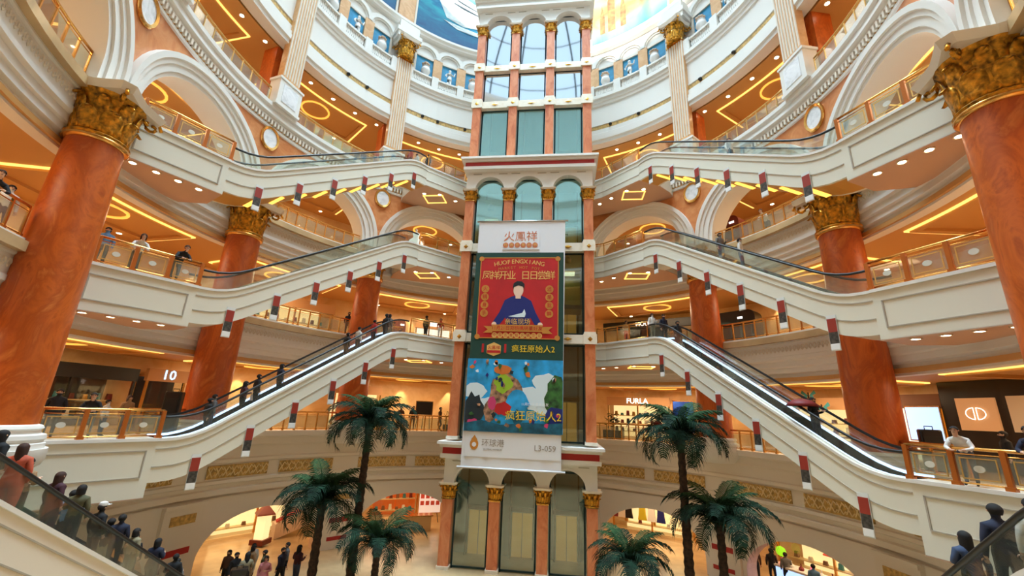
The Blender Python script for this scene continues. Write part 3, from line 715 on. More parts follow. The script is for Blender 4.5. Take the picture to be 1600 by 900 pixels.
mat('soffit_tan', (206, 164, 134), .55)
for s in (-1, 1):
    for l, th in ((2, 2.1), (3, 1.75), (4, 1.75)):
        z = LV[l]
        t = thing('bridge_platform', 'white panelled platform at foot of the %s escalator, %s floor' % (SIDE[s], FLN[l]), 'platform', None, (s*15, -3, z))
        ofs = lambda p: (p[0]-15*1, p[1]+3)
        p0, p1, p2 = (15.65, -4.75), EA, EAo
        poly = [p0, p1, p2, (16.85, -.6), (17.3, -3), (16.9, -4.9)]
        def loc(p): return (s*(p[0]-15), p[1]+3)
        b = MB(); prism(b, [loc(p) for p in poly], -th, .12); b.build('slab', 'cladding', t)
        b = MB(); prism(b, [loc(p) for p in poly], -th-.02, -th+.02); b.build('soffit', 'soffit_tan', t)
        b = MB(); A_, B_ = loc(p0), loc(p1)
        edge_strip(b, A_, B_, .02, .14, .07); b.build('cap_moulding', 'plaster', t)
        b = MB()
        for z0, z1 in ((-.36, -.32), (-1.34, -1.3)): edge_strip(b, A_, B_, z0, z1, .03, .1, .93)
        for q0, q1 in ((.1, .112), (.918, .93)): edge_strip(b, A_, B_, -1.3, -.32, .03, q0, q1)
        b.build('panel_moulding', 'panel_line', t)
        # the railing on its edge
        P0, P1 = Vector((s*p0[0], p0[1], z+.13)), Vector((s*p1[0], p1[1], z+.13))
        inn = Vector((s*.08, .04, 0))
        railing('railing with gold posts and medallion glass on the %s platform, %s floor' % (SIDE[s], FLN[l]), [P0+inn+(P1-P0)*f for f in (.1, .4, .7, 1.0)], post='post_wood', pr=.065, fancy=True)
        for k in range(5):
            p = (EA[0]+.7+.35*k, EA[1]-.6-.75*k, 0)
            if l > 2: downlight((s*p[0], p[1], z-th-.01), 'small downlight under the %s platform of the %s floor' % (SIDE[s], FLN[l]), 'downlights under the %s %s floor platform' % (SIDE[s], FLN[l]))
    for l in (3, 4, 5):
        z = LV[l]
        t = thing('landing_platform', 'white landing slab at head of the %s escalator beside tower, %s floor' % (SIDE[s], FLN[l]), 'platform', None, (0, 0, z))
        poly = [EB, (6.9, 10.75), (5.5, 12.2), (4.85, 12.55), (4.85, 15.6), (11.0, 12.6), (10.4, 11.6), EBo]
        th = 1.5; b = MB(); prism(b, [(s*x, y) for x, y in poly], -th, .12); b.build('slab', 'cladding', t)
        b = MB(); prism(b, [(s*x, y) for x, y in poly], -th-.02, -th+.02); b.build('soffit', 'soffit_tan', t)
        b = MB()
        for p, q in zip(poly[:3], poly[1:4]):
            for z0, z1, d in ((.02, .14, .06), (-.3, -.26, .03), (-1.06, -1.02, .03)): edge_strip(b, (s*p[0], p[1]), (s*q[0], q[1]), z0, z1, d)
        b.build('moulding', 'plaster', t)
        b = MB()
        def fr(x0, x1, y0, y1): b.box((s*(x0+x1)/2, (y0+y1)/2, -th-.04), (x1-x0, y1-y0, .05))
        for x0, x1, y0, y1 in ((7.0, 8.6, 11.3, 11.38), (7.0, 8.6, 12.5, 12.58), (7.0, 7.08, 11.3, 12.58), (8.52, 8.6, 11.3, 12.58)): fr(x0, x1, y0, y1)
        b.build('cove_light', 'cove_glow', t)
        pts = [Vector((s*x, y, z+.13)) for x, y in ((7.95, 10.0), (6.95, 11.0), (6.25, 11.7), (5.55, 12.4), (4.95, 12.65))]
        railing('slim brass railing round the %s landing beside the tower, %s floor' % (SIDE[s], FLN[l]), pts, pr=.03, gm='clear_glass')
        for k, (x, y) in enumerate(((7.2, 11.2), (6.2, 12.3), (5.4, 13.2), (8.4, 11.0))): downlight((s*x, y, z-th-.01), 'small downlight under the %s landing slab of the %s floor' % (SIDE[s], FLN[l]), 'downlights under the %s %s floor landing' % (SIDE[s], FLN[l]))
# ------------------------------------------------------------------ escalators
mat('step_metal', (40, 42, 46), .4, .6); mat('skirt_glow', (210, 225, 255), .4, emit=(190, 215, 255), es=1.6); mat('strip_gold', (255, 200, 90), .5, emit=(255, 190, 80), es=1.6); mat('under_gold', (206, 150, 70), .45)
def esc_path(L, H, flat=1.15, soft=.9):
    """side profile of the deck: flat, eased bend, incline, eased bend, flat"""
    pts = [(0, 0)]; k = H/(L-2*flat)
    for j in range(5): 
        t = j/4; u = flat-soft+2*soft*t; pts.append((u, k*soft*t*t))
    for j in range(1, 6):
        t = j/6; u = flat+soft+(L-2*flat-2*soft)*t; pts.append((u, k*(u-flat)))
    for j in range(5):
        t = j/4; u = L-flat-soft+2*soft*t; pts.append((u, H-k*soft*(1-t)**2))
    pts.append((L, H)); return pts
class Esc: pass
ESC = {}
def escalator(key, A, B, z0, H, s, label, th=1.55, W=EW, glow=False, under=False, clad='cladding'):
    A = Vector((A[0], A[1], 0)); B = Vector((B[0], B[1], 0)); d = (B-A); L = d.length; d.normalize()
    v = Vector((-d.y, d.x, 0)) if s < 0 else Vector((d.y, -d.x, 0))
    t = thing('escalator', label, 'escalator', None, (A.x, A.y, z0))
    up = Vector((0, 0, 1)); path = esc_path(L, H)
    def X(u, w, z): return d*u+v*w+up*z
    def slab(w0, w1, lo, hi, ps=path): return [[X(u, w0, z+lo), X(u, w1, z+lo), X(u, w1, z+hi), X(u, w0, z+hi)] for u, z in ps]
    e = Esc(); e.X = lambda u, w, z: Vector((A.x, A.y, z0))+X(u, w, z); e.path = path; e.L = L; e.d = d; e.v = v; e.root = t; e.W = W
    e.zat = lambda u: next((p[1]+(q[1]-p[1])*(u-p[0])/max(1e-6, q[0]-p[0]) for p, q in zip(path, path[1:]) if p[0] <= u <= q[0]), H if u > L else 0)
    ESC[key] = e
    b = MB(); b.sweep(slab(0, .3, -.0, .12)); b.sweep(slab(W-.3, W, 0, .12)); b.build('deck', clad, t)
    b = MB(); b.sweep(slab(0, .14, -th, 0)); b.sweep(slab(W-.14, W, -th, 0)); tr = b.build('truss_cladding', clad, t)
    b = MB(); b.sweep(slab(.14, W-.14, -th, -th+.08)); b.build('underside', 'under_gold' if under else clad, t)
    b = MB(); b.sweep(slab(-.025, 0, -.3, -.26)); b.sweep(slab(-.025, 0, -.98, -.94)); b.build('groove_shade_strip', 'panel_line', tr)  # raised strips in a darker colour, painted as the shadow of grooves
    b = MB(); b.sweep(slab(-.05, 0, .02, .13)); b.build('edge_moulding', 'plaster', tr)
    for w in (.17, W-.17):
        g = [(u, z) for u, z in path]
        b = MB(); b.sweep(slab(w-.008, w+.008, .12, .92, g)); b.build('glass_balustrade', 'esc_glass', t)
        b = MB(); b.tube([X(u, w, z+.96) for u, z in path], .055, 7); b.build('handrail', 'rubber', t, True)
    b = MB()
    for side in (.32, W-.36): b.sweep(slab(side, side+.04, -.4, .12))
    b.build('skirt', 'dark_metal', t)
    b = MB(); b.sweep(slab(W-.37, W-.3, .12, .22)); b.sweep(slab(.3, .36, .12, .15)); b.build('skirt_light', 'skirt_glow' if glow else 'mirror_steel', t)
    b = MB(); n = int(L/.4)
    for k in range(n):
        u = (k+.5)*L/n; z = e.zat(u); b.hexa([X(u-.2, .34, z-.7), X(u+.2, .34, z-.7), X(u+.2, W-.34, z-.7), X(u-.2, W-.34, z-.7), X(u-.2, .34, z-.4), X(u+.2, .34, z-.4), X(u+.2, W-.34, z-.4), X(u-.2, W-.34, z-.4)])
    tag(b.build('steps', 'step_metal', t), None, kind='stuff')
    if under:
        for k in range(9):
            u = 1.6+(L-3.2)*k/8; z = e.zat(u)-th
            MB().hexa([X(u-.13, .2, z-.05), X(u+.13, .2, z-.05), X(u+.13, W-.2, z-.05), X(u-.13, W-.2, z-.05), X(u-.13, .2, z), X(u+.13, .2, z), X(u+.13, W-.2, z), X(u-.13, W-.2, z)]).build('underside_light', 'strip_gold', t)
    return e
for s in (-1, 1):
    for l in (2, 3, 4):
        escalator((s, l), (s*EA[0], EA[1]), (s*EB[0], EB[1]), LV[l], LV[l+1]-LV[l], s,
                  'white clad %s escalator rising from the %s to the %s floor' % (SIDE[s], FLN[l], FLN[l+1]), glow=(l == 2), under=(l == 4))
# the two escalators in the foreground run from the second floor down to the ground floor
for s in (-1, 1):
    a = (s*(9.5+.259*13.2), -10+.966*13.2)
    escalator((s, 1), a, (s*9.2, -11.11), -7.0, 7.0, -s, 'cream sided %s foreground escalator going down to the ground floor' % SIDE[s], th=1.5, clad='plaster_cream')
# slim signs hung along the escalator sides
mat('sign_red', (156, 50, 36), .5); mat('sign_dark', (66, 62, 56), .5, var=.6, vscale=9); mat('acrylic', (225, 228, 225), .3)
sm = []
for nm, z0, z1, y, m in (('backing', -1.3, .12, 0, 'acrylic'), ('red_part', -.56, -.02, .016, 'sign_red'), ('picture_part', -1.02, -.56, .016, 'sign_dark'), ('white_part', -1.26, -1.02, .016, 'white')):
    o = MB().box((0, -y, (z0+z1)/2), (.36 if nm == 'backing' else .33, .02, z1-z0)).build('t', m); sm.append((nm, o.data)); bpy.data.objects.remove(o)
for s in (-1, 1):
    for l in (2, 3, 4):
        e = ESC[(s, l)]
        for k in range(6):
            u = 1.5+k*(e.L-2.7)/5; p = e.X(u, -.05, e.zat(u)-.95)
            t = thing('hanging_sign', 'slim red sign on the %s escalator leaving the %s floor, %s from its foot' % (SIDE[s], FLN[l], 'first second third fourth fifth sixth'.split()[k]), 'sign', 'slim signs along the escalators', p, math.atan2(e.v.y, e.v.x)-math.pi/2)
            for nm, me in sm: link(nm, me, t)
# ------------------------------------------------------------------ hanging advertising banner
mat('ban_green', (24, 62, 50), .8); mat('ban_red', (190, 26, 24), .8, var=.08, vscale=1); mat('ban_gold', (224, 178, 96), .7); mat('ban_gold_dk', (196, 128, 44), .7); mat('ban_navy', (26, 34, 110), .8); mat('ban_skin', (238, 204, 180), .8); mat('ban_hair', (30, 26, 28), .8); mat('ban_grey', (150, 140, 132), .8); mat('ban_salmon', (206, 120, 84), .8); mat('ban_rock', (150, 112, 84), .8, var=.7, vscale=3.5); mat('ban_sky', (40, 160, 222), .8, var=.3, vscale=.9); mat('ban_cloud', (216, 232, 240), .8); mat('ban_leaf', (52, 98, 40), .8, var=.5, vscale=3); mat('ban_lime', (150, 186, 40), .8); mat('ban_teal', (22, 88, 110), .8, var=.4, vscale=2); mat('ban_orange', (206, 112, 42), .8); mat('ban_yellow', (240, 206, 40), .7); mat('ban_dark', (30, 40, 44), .8); mat('ban_pink', (200, 60, 110), .8)
BY = 8.36
BN_ = thing('advertising_banner', 'tall hanging banner with red restaurant poster above a blue film poster', 'banner', None, (.041, BY, .03)); BN_.scale = (.984, 1, .984)
XL, XR = -3.32, 2.53
def bquad(name, x0, x1, z0, z1, m, d=.0, parent=None, nx=1, wave=0):
    b = MB(); rows = []
    b.box(((x0+x1)/2, -d, (z0+z1)/2), (x1-x0, .016, z1-z0)); return b.build(name, m, parent or BN_)
def bpoly(name, pts, m, d, parent):
    b = MB(); b.sweep([[(x, -d, z) for x, z in pts], [(x, -d-.008, z) for x, z in pts]]); return b.build(name, m, parent)
def bdisc(name, x, z, r, m, d, parent, n=20, ry=None): return bpoly(name, [(x+r*math.cos(2*math.pi*j/n), z+(ry or r)*math.sin(2*math.pi*j/n)) for j in range(n)], m, d, parent)
def btext(s, x, z, size, m, d, parent, name='lettering', rot=0, **k):
    M = facing((x, -d, z), (0, -1, 0)) @ Matrix.Rotation(rot, 4, 'Z'); return text(name, s, size, M, m, parent, .004, **k)
# cloth with faint vertical waves in the lower white part
b = MB(); rows = []
for i in range(21):
    z = -1.5+15.9*i/20; rows.append([(XL-(.18 if z < 1 else .1*(1-(z-1)/13.4))+(XR-XL+.1)*j/24, .015*math.sin(j*1.3)*(1 if z < .6 else .15), z) for j in range(25)])
b.sweep(rows, loop=False, cap=False); cl = b.build('cloth', 'fabric_white', BN_, True)
MB().tube([(XL-.15, 0, 14.42), (XR+.3, 0, 14.42)], .06, 8).build('top_pole', 'mirror_steel', BN_, True); MB().tube([(XL-.4, 0, -1.52), (XR+.15, 0, -1.52)], .06, 8).build('bottom_pole', 'fabric_white', BN_, True)
for x in (XL+.2, XR+.1): MB().tube([(x, .4, 14.6), (x, 0, 14.42)], .02, 5).build('hook', 'dark_metal', BN_)
hd = bquad('header_print', -1.6, .9, 12.3, 13.7, 'fabric_white', .03)
btext('火鳳祥', -.4, 13.22, .78, 'ban_salmon', .045, hd)
for k, ch in enumerate('鲜货市集火锅'):
    x = -1.4+k*.4; bdisc('round_stamp', x, 12.62, .19, 'ban_salmon', .045, hd); btext(ch, x, 12.62, .24, 'ban_gold', .056, hd)
gr = bquad('green_field', XL-.06, XR, 4.9, 12.08, 'ban_green', .03)
rd = bquad('red_field', -3.05, 2.22, 6.2, 11.72, 'ban_red', .045)
for x0, x1, z0, z1 in ((-3.05, 2.22, 11.66, 11.72), (-3.05, 2.22, 6.2, 6.26), (-3.05, -2.99, 6.2, 11.72), (2.16, 2.22, 6.2, 11.72)): bquad('border', x0, x1, z0, z1, 'ban_gold_dk', .056, rd)
for x in (-2.98, 2.15):
    for z in (6.3, 11.62): bdisc('corner_rosette', x, z, .17, 'ban_gold_dk', .058, rd)
def arc_text(s, cx, z, size, m, d, parent, width, sag, bold=False):
    n = len(s)
    for k, ch in enumerate(s):
        if ch == ' ': continue
        t = (k+.5)/n*2-1; btext(ch, cx+t*width/2, z-sag*t*t, size, m, d, parent, rot=-sag*2*t/(width/2)*.9)
arc_text('HUOFENGXIANG', -.42, 11.42, .42, 'ban_gold', .058, rd, 3.4, .22)
arc_text('MARKET HOT POT', -.42, 11.0, .26, 'ban_gold_dk', .058, rd, 2.8, .12)
arc_text('凤祥开业', -1.75, 10.42, .66, 'ban_gold', .058, rd, 2.2, .0); arc_text('日日尝鲜', .85, 10.42, .66, 'ban_gold', .058, rd, 2.2, .0)
# printed figure of a person leaning on a table
fg = bpoly('printed_torso', [(-2.05, 7.2), (-1.6, 7.95), (-1.28, 8.75), (-.85, 8.98), (-.62, 9.05), (-.2, 9.05), (.05, 8.95), (.45, 8.7), (.75, 7.95), (1.15, 7.2), (.75, 7.05), (.42, 7.6), (.3, 7.05), (-1.1, 7.05), (-1.2, 7.6), (-1.6, 7.05)], 'ban_navy', .058, rd)
bdisc('printed_face', -.41, 9.42, .33, 'ban_skin', .07, fg, ry=.46); bpoly('printed_neck', [(-.58, 8.85), (-.24, 8.85), (-.22, 9.15), (-.6, 9.15)], 'ban_skin', .068, fg)
bpoly('printed_hair', [(-.8, 9.5), (-.74, 9.9), (-.5, 10.05), (-.2, 10.02), (-.02, 9.85), (-.02, 9.5), (-.12, 9.66), (-.42, 9.74), (-.68, 9.64)], 'ban_hair', .076, fg)
for x in (-2.0, .98): bdisc('printed_hand', x+.08, 7.12, .16, 'ban_skin', .07, fg)
bpoly('printed_bird', [(-1.0, 7.65), (-.45, 7.8), (-.1, 7.9), (.02, 8.15), (.12, 7.85), (.06, 7.62), (-.4, 7.6)], 'ban_cloud', .072, fg)
for (x, st) in ((-2.62, '火锅身手'), (1.62, '还是我鲜')):
    for k, ch in enumerate(st):
        z = 9.5-k*.55; bdisc('round_badge', x, z, .26, 'ban_gold_dk', .058, rd); btext(ch, x, z, .32, 'ban_red', .068, rd)
btext('亲临现场', -.4, 7.3, .42, 'ban_gold', .085, fg)
rb = bpoly('ribbon', [(-2.6, 6.55), (-2.3, 6.78), (-2.6, 7.0), (-2.0, 6.98), (-2.1, 7.1), (1.25, 7.1), (1.2, 6.98), (1.85, 7.0), (1.6, 6.78), (1.85, 6.55), (1.2, 6.56), (1.2, 6.66), (-2.0, 6.66), (-2.0, 6.56)], 'ban_gold_dk', .09, rd)
btext('11月21日郑恺携明星好友', -.42, 6.87, .3, 'ban_red', .1, rb); 
for k, ch in enumerate('中国五星级火锅企业'):
    x = -1.86+k*.36; bdisc('round_stamp', x, 6.42, .18, 'ban_gold', .06, rd, 14); btext(ch, x, 6.42, .24, 'ban_red', .07, rd)
lg = bpoly('badge', [(-2.3, 5.25), (-1.85, 5.08), (-1.4, 5.25), (-1.4, 5.75), (-1.85, 5.95), (-2.3, 5.75)], 'ban_gold', .05, gr); bquad('badge_stripe', -2.28, -1.42, 5.28, 5.44, 'ban_red', .06, lg); btext('火鳳祥', -1.85, 5.6, .27, 'ban_red', .06, lg)
for x in (-2.56, -1.12): bquad('red_tab', x-.07, x+.07, 5.3, 5.85, 'ban_red', .05, gr)
btext('疯狂原始人2', .65, 5.55, .5, 'ban_yellow', .05, gr)
# film poster: a plain landscape in the same colours, its figures left out
fp = bquad('film_poster', XL-.14, XR, .54, 4.9, 'ban_sky', .035)
def blob(name, x, z, rx, rz, m, d, seed, n=18, jag=.18):
    rnd = random.Random(seed); bpoly(name, [(min(XR-.02, max(XL-.12, x+rx*(1+rnd.uniform(-jag, jag))*math.cos(2*math.pi*j/n))), min(4.88, max(.57, z+rz*(1+rnd.uniform(-jag, jag))*math.sin(2*math.pi*j/n)))) for j in range(n)], m, d, fp)
for k, (x, z, rx, rz) in enumerate(((-2.9, 2.9, .7, .5), (-.1, 2.6, 1.5, .7), (1.5, 3.4, .8, .7), (1.2, 2.3, .9, .6), (-1.9, 2.1, .8, .5))): blob('cloud', x, z, rx, rz, 'ban_cloud', .043+.002*k, k)
for k, (x, z, rx, rz, m) in enumerate(((-3.0, 1.6, .7, 1.1, 'ban_dark'), (2.1, 2.6, .6, 1.5, 'ban_leaf'), (2.2, 1.5, .7, .6, 'ban_navy'), (-1.0, 2.9, .95, 1.2, 'ban_rock'), (-.2, 2.2, .7, .8, 'ban_sky'), (-1.9, 1.7, .35, .7, 'ban_rock'), (-1.1, 3.4, .55, .55, 'ban_lime'), (-1.2, 4.25, .5, .3, 'ban_orange'), (-1.1, 1.9, .55, .4, 'ban_red'), (-1.8, 2.2, .25, .4, 'ban_pink'), (-.2, 1.4, .3, .45, 'ban_teal'), (-2.9, .95, .45, .3, 'ban_pink'))): blob('landscape_patch', x, z, rx, rz, m, .055+.002*k, 20+k)
bpoly('water', [(-3.42, .56), (-3.42, 1.0), (-2.4, 1.2), (-1.2, .95), (.4, 1.15), (1.5, 1.1), (2.5, 1.2), (2.5, .56)], 'ban_teal', .08, fp)
rnd_ = random.Random(5)
for k in range(34):
    x = rnd_.uniform(-3.2, 2.3); z = rnd_.uniform(3.1, 4.75) if k < 20 else rnd_.uniform(.7, 2.4); blob('leaf_blot', x, z, rnd_.uniform(.06, .16), rnd_.uniform(.08, .2), rnd_.choice(['ban_navy', 'ban_orange', 'ban_dark', 'ban_rock', 'ban_pink', 'ban_leaf', 'ban_cloud']), .084, 50+k, 9, .4)
btext('疯狂原始人2', .75, 1.5, .62, 'ban_yellow', .1, fp); btext('11月27日 欢乐出发', .85, 2.2, .2, 'white', .1, fp)
ft = bquad('footer_print', -3.3, 2.4, -.9, .5, 'fabric_white', .02)
cr = bdisc('crest', -2.75, -.2, .26, 'ban_gold_dk', .035, ft, ry=.32); bdisc('crest_centre', -2.75, -.22, .13, 'fabric_white', .045, cr); bpoly('crest_crown', [(-2.95, .05), (-2.75, .32), (-2.55, .05)], 'ban_gold_dk', .036, cr)
btext('环球港', -1.62, -.12, .46, 'ban_grey', .035, ft); btext('GLOBAL HARBOR', -1.62, -.46, .14, 'ban_grey', .035, ft); btext('L3-059', 1.5, -.28, .46, 'ban_grey', .035, ft)
# ------------------------------------------------------------------ shops along the galleries
mat('shop_lit', (246, 232, 200), .6, emit=(255, 222, 160), es=.75); mat('shop_white', (246, 246, 242), .6, emit=(250, 246, 235), es=.8); mat('shop_dark', (34, 26, 22), .3); mat('shelf', (226, 200, 150), .4); mat('sign_white', (255, 255, 255), .5, emit=(255, 252, 245), es=1.5); mat('sign_blue', (150, 200, 255), .5, emit=(150, 205, 255), es=2.2); mat('logo_white', (255, 255, 255), .5, emit=(255, 250, 240), es=1.1); mat('fascia_brown', (128, 84, 54), .5); mat('fascia_tan', (196, 150, 104), .5); mat('panel_tan', (196, 146, 96), .5, emit=(206, 150, 96), es=.35); mat('screen_blue', (150, 180, 230), .4, emit=(160, 190, 240), es=1.2); mat('poster_blue', (20, 70, 160), .5, emit=(20, 80, 180), es=.3); mat('neon_pink', (255, 110, 130), .5, emit=(255, 90, 110), es=1.5); mat('orange_box', (206, 92, 30), .5, emit=(220, 100, 30), es=.25); mat('wood_red', (112, 40, 22), .45); mat('garnet', (120, 26, 30), .6); mat('dress_yellow', (206, 188, 40), .7); mat('teal_cloth', (56, 140, 150), .6); mat('lime', (150, 230, 40), .5, emit=(150, 230, 40), es=.6); mat('poster_paper', (236, 226, 220), .6, emit=(240, 230, 226), es=.3); mat('skyblue_print', (90, 170, 226), .6); mat('red_print', (206, 78, 64), .6)
ITEM = ['garnet', 'black', 'white', 'fascia_brown', 'plaster_cream', 'wood_red', 'gold', 'teal_cloth']
def shop(label, a, wd, l, back, fascia='fascia_tan', h=3.3, n_sh=3, goods=8, sign=None, sm='sign_white', ssz=.5, dep=1.1, posts='brass', glass=True):
    """a display front standing 1.1 m before the back wall; built in its own frame: x along, -y to the hall"""
    r = RB-.02; t = thing('boutique', label, 'shop', None, P(r, a, LV[l]), -R_(a)); w = 2*r*math.tan(R_(wd)/2)
    MB().box((0, -.06, h/2), (w, .08, h)).build('back_panel', back, t)  # lit back materials emit, putting the shop's interior light into the panel
    MB().box((0, -dep/2, .08), (w, dep, .16)).build('plinth', 'shelf', t)
    f = MB().box((0, -dep+.1, h+.0), (w+.2, .3, .7)).build('fascia', fascia, t)
    MB().box((0, -dep/2, h-.06), (w, dep, .1)).build('canopy', fascia, t)
    MB().box((0, -dep+.35, h-.14), (w*.9, .12, .05)).build('light_strip', 'shop_white', t)
    for sx in (-1, 0, 1) if w > 4 else (-1, 1): MB().box((sx*w/2, -dep+.08, h/2), (.12, .12, h)).build('post', posts, t)
    if glass:
        for sx in (-1, 1): MB().box((sx*w/4, -dep+.04, h/2), (w/2-.15, .02, h-.4)).build('glass_pane', 'clear_glass', t)
    rnd = random.Random(hash(label) % 1000 if False else int(abs(a)*10)+l)
    for k in range(n_sh):
        z = .55+k*(h-1.1)/max(1, n_sh); s_ = MB().box((0, -.4, z), (w*.92, .5, .06)).build('shelf', 'shelf', t)
        for j in range(goods):
            x = (j+.5)/goods*w*.9-w*.45; hh = rnd.uniform(.18, .42)
            b = MB(); b.hexa([(x-.13, -.5, z+.03), (x+.13, -.5, z+.03), (x+.13, -.32, z+.03), (x-.13, -.32, z+.03), (x-.1, -.48, z+.03+hh), (x+.1, -.48, z+.03+hh), (x+.1, -.34, z+.03+hh), (x-.1, -.34, z+.03+hh)])
            b.build('display_item', rnd.choice(ITEM), s_)
    if sign == '—': MB().box((0, -dep-.08, h+.05), (1.7, .05, .34)).build('sign_bar', sm, f)
    elif sign:
        M = facing((0, -dep-.06, h+.02), (0, -1, 0)); text('sign_lettering', sign, ssz, M, sm, f, .02)
    return t
shop('bright handbag shop with a lit FURLA sign, second floor', 23.6, 12.4, 2, 'shop_lit', 'fascia_tan', 3.0, 3, 9, 'FURLA', ssz=.62)
shop('warm lit shop behind the right escalator, second floor', 54, 15, 2, 'shop_lit', 'fascia_tan', 3.0, 3, 8)
shop('bright white shop between middle right column and black wall, second floor', 70.2, 6, 2, 'shop_white', 'fascia_brown', 3.1, 1, 4)
shop('warm lit shop behind the far left column, second floor', -40.5, 9, 2, 'shop_lit', 'fascia_tan', 3.0, 3, 6)
shop('dark clothes shop behind the left platform railing, second floor', -86.5, 15, 2, 'shop_dark', 'dark_metal', 2.9, 2, 9, posts='dark_metal')
shop('glazed shop with a lit 10 sign, second floor left', -74.6, 5, 2, 'shop_dark', 'fascia_tan', 3.0, 1, 3, '10', 'sign_blue', .8)
shop('black fashion shop with lit MOUSSY sign, third floor', 26.5, 19, 3, 'shop_dark', 'black', 3.1, 2, 7, 'MOUSSY', ssz=.5, posts='black')
shop('white lit shop left of the tower, third floor', -25.2, 8, 3, 'shop_white', 'fascia_tan', 2.7, 2, 5, '—', ssz=1.6)
shop('golden lit display counter behind the left escalator, third floor', -56, 15, 3, 'shop_lit', 'fascia_tan', 2.8, 2, 8)
shop('golden lit shop on the fourth floor right', 60, 12, 4, 'shop_lit', 'fascia_tan', 2.9, 2, 6)
shop('orange lit shop in the ground arch left of the tower', -30, 9, 1, 'orange_box', 'orange_box', 2.8, 2, 6)
shop('golden lit hall shop in the wide left ground arch', -56, 16, 1, 'shop_lit', 'shelf', 3.2, 1, 6)
shop('clothes shop with a pink neon strip in right ground arch', 25.5, 15, 1, 'shop_lit', 'shelf', 2.9, 1, 5)
shop('golden lit shop in the far right ground arch', 56, 16, 1, 'shop_lit', 'shelf', 3.0, 2, 7)
# black boutique wall with glowing panels at the right edge
bw = thing('boutique_wall', 'glossy black boutique wall with glowing tan panels at the right edge', 'shop', None, (0, 0, 0))
MB().pbox(22.0, RB, 73.8, 100, 0, 3.98, n=12).build('wall_cladding', 'shop_dark', bw)
def wall_panel(a0, a1, z0, z1, m, nm):
    return MB().pbox(21.9, 22.0, a0, a1, z0, z1, n=2).build(nm, m, bw)
lp = wall_panel(75.6, 79.7, 1.75, 3.2, 'panel_tan', 'logo_panel'); wall_panel(80.9, 85, 1.75, 3.25, 'plaster_cream', 'light_panel')
c = Vector(P(21.86, 77.65, 2.5)); n_ = -Vector(P(1, 77.65, 0)); u_ = Vector((n_.y, -n_.x, 0))*-1
ring_pts = lambda r, rx: [c+n_*.03+u_*(r*rx*math.cos(j*math.pi/10))+Vector((0, 0, r*math.sin(j*math.pi/10))) for j in range(21)]
for sx in (-1, 1):
    pts = [c+n_*.04+u_*(sx*(.06+.34*math.cos(t)) if True else 0)+Vector((0, 0, .26*math.sin(t))) for t in [q*math.pi/8-math.pi/2 for q in range(9)]]
    MB().tube(pts, .02, 5).build('logo_arc', 'logo_white', lp)
    MB().tube([c+n_*.04+u_*sx*.06+Vector((0, 0, -.26)), c+n_*.04+u_*sx*.06+Vector((0, 0, .26))], .018, 5).build('logo_bar', 'logo_white', lp)
# posters, stands and other pieces on the galleries
def board(name, label, r, a, z, w, h, m, cat='poster', tilt=0, legs=False, frame='brass'):
    t = thing(name, label, cat, None, P(r, a, z), -R_(a))
    MB().box((0, -.03, h/2), (w, .03, h)).build('face', m, t); MB().box((0, 0, h/2), (w+.12, .04, h+.12)).build('frame', frame, t)
    if legs:
        for sx in (-1, 1): MB().tube([(sx*w*.35, 0, .1), (sx*w*.45, .1, -legs)], .03, 5).build('leg', 'dark_metal', t)
        MB().tube([(0, .05, .2), (0, .5, -legs)], .03, 5).build('leg', 'dark_metal', t)
    return t
board('light_poster', 'tall blue poster lightbox right of the handbag shop', RB-.1, 32.4, .7, 1.6, 2.4, 'poster_blue')
board('screen_easel', 'black screen with white lettering on an easel, left of tower', 19.5, -26.8, 1.25, 1.3, 1.0, 'black', 'screen', legs=1.2)
board('screen_wall', 'pale blue glowing screen in the white shop, second floor', 21.9, 71.6, 1.2, 1.5, 1.6, 'screen_blue', 'screen')
sb = board('poster_stand', 'red and blue poster board standing in left ground arch', 20.2, -23.2, -6.2, 1.7, 2.3, 'poster_paper', legs=.75)
for k in range(4):
    MB().box((-.62+k*.41, -.055, 1.95), (.3, .02, .42)).build('blue_print', 'skyblue_print', sb); MB().box((-.62+k*.41, -.055, 1.2), (.28, .02, .34)).build('red_print', 'red_print', sb); MB().box((-.62+k*.41, -.055, .7), (.28, .02, .3)).build('red_print', 'red_print', sb)
MB().box((0, -.055, 1.58), (1.6, .02, .2)).build('orange_print', 'ban_orange', sb)
t = thing('neon_strip', 'pink neon sign over the right ground arch clothes shop', 'sign', None, P(21.9, 26, -4.1), -R_(26)); MB().box((0, 0, .1), (1.7, .05, .16)).build('tube', 'neon_pink', t); MB().box((0, 0, -.15), (1.2, .05, .1)).build('tube', 'neon_pink', t); MB().box((0, .06, 0), (1.9, .06, .6)).build('backing', 'garnet', t)
def booth(label, r, a, l, w, h, m):
    t = thing('rounded_booth', label, 'booth', None, P(r, a, LV[l]), -R_(a)); b = MB(); n = 10
    prof = [(-w/2, 0)]+[(-w/2+.5-.5*math.cos(q*math.pi/2/n), h-.5+.5*math.sin(q*math.pi/2/n)) for q in range(n+1)]+[(w/2-.5+.5*math.sin(q*math.pi/2/n), h-.5+.5*math.cos(q*math.pi/2/n)) for q in range(n+1)]+[(w/2, 0)]
    b.sweep([[(x, y, z) for x, z in prof] for y in (-.6, .6)]); b.build('shell', m, t)
    MB().box((0, -.62, h*.45), (w*.7, .04, h*.6)).build('glass_door', 'clear_glass', t); MB().box((w*.2, -.63, h*.82), (.35, .03, .14)).build('small_sign', 'sign_white', t)
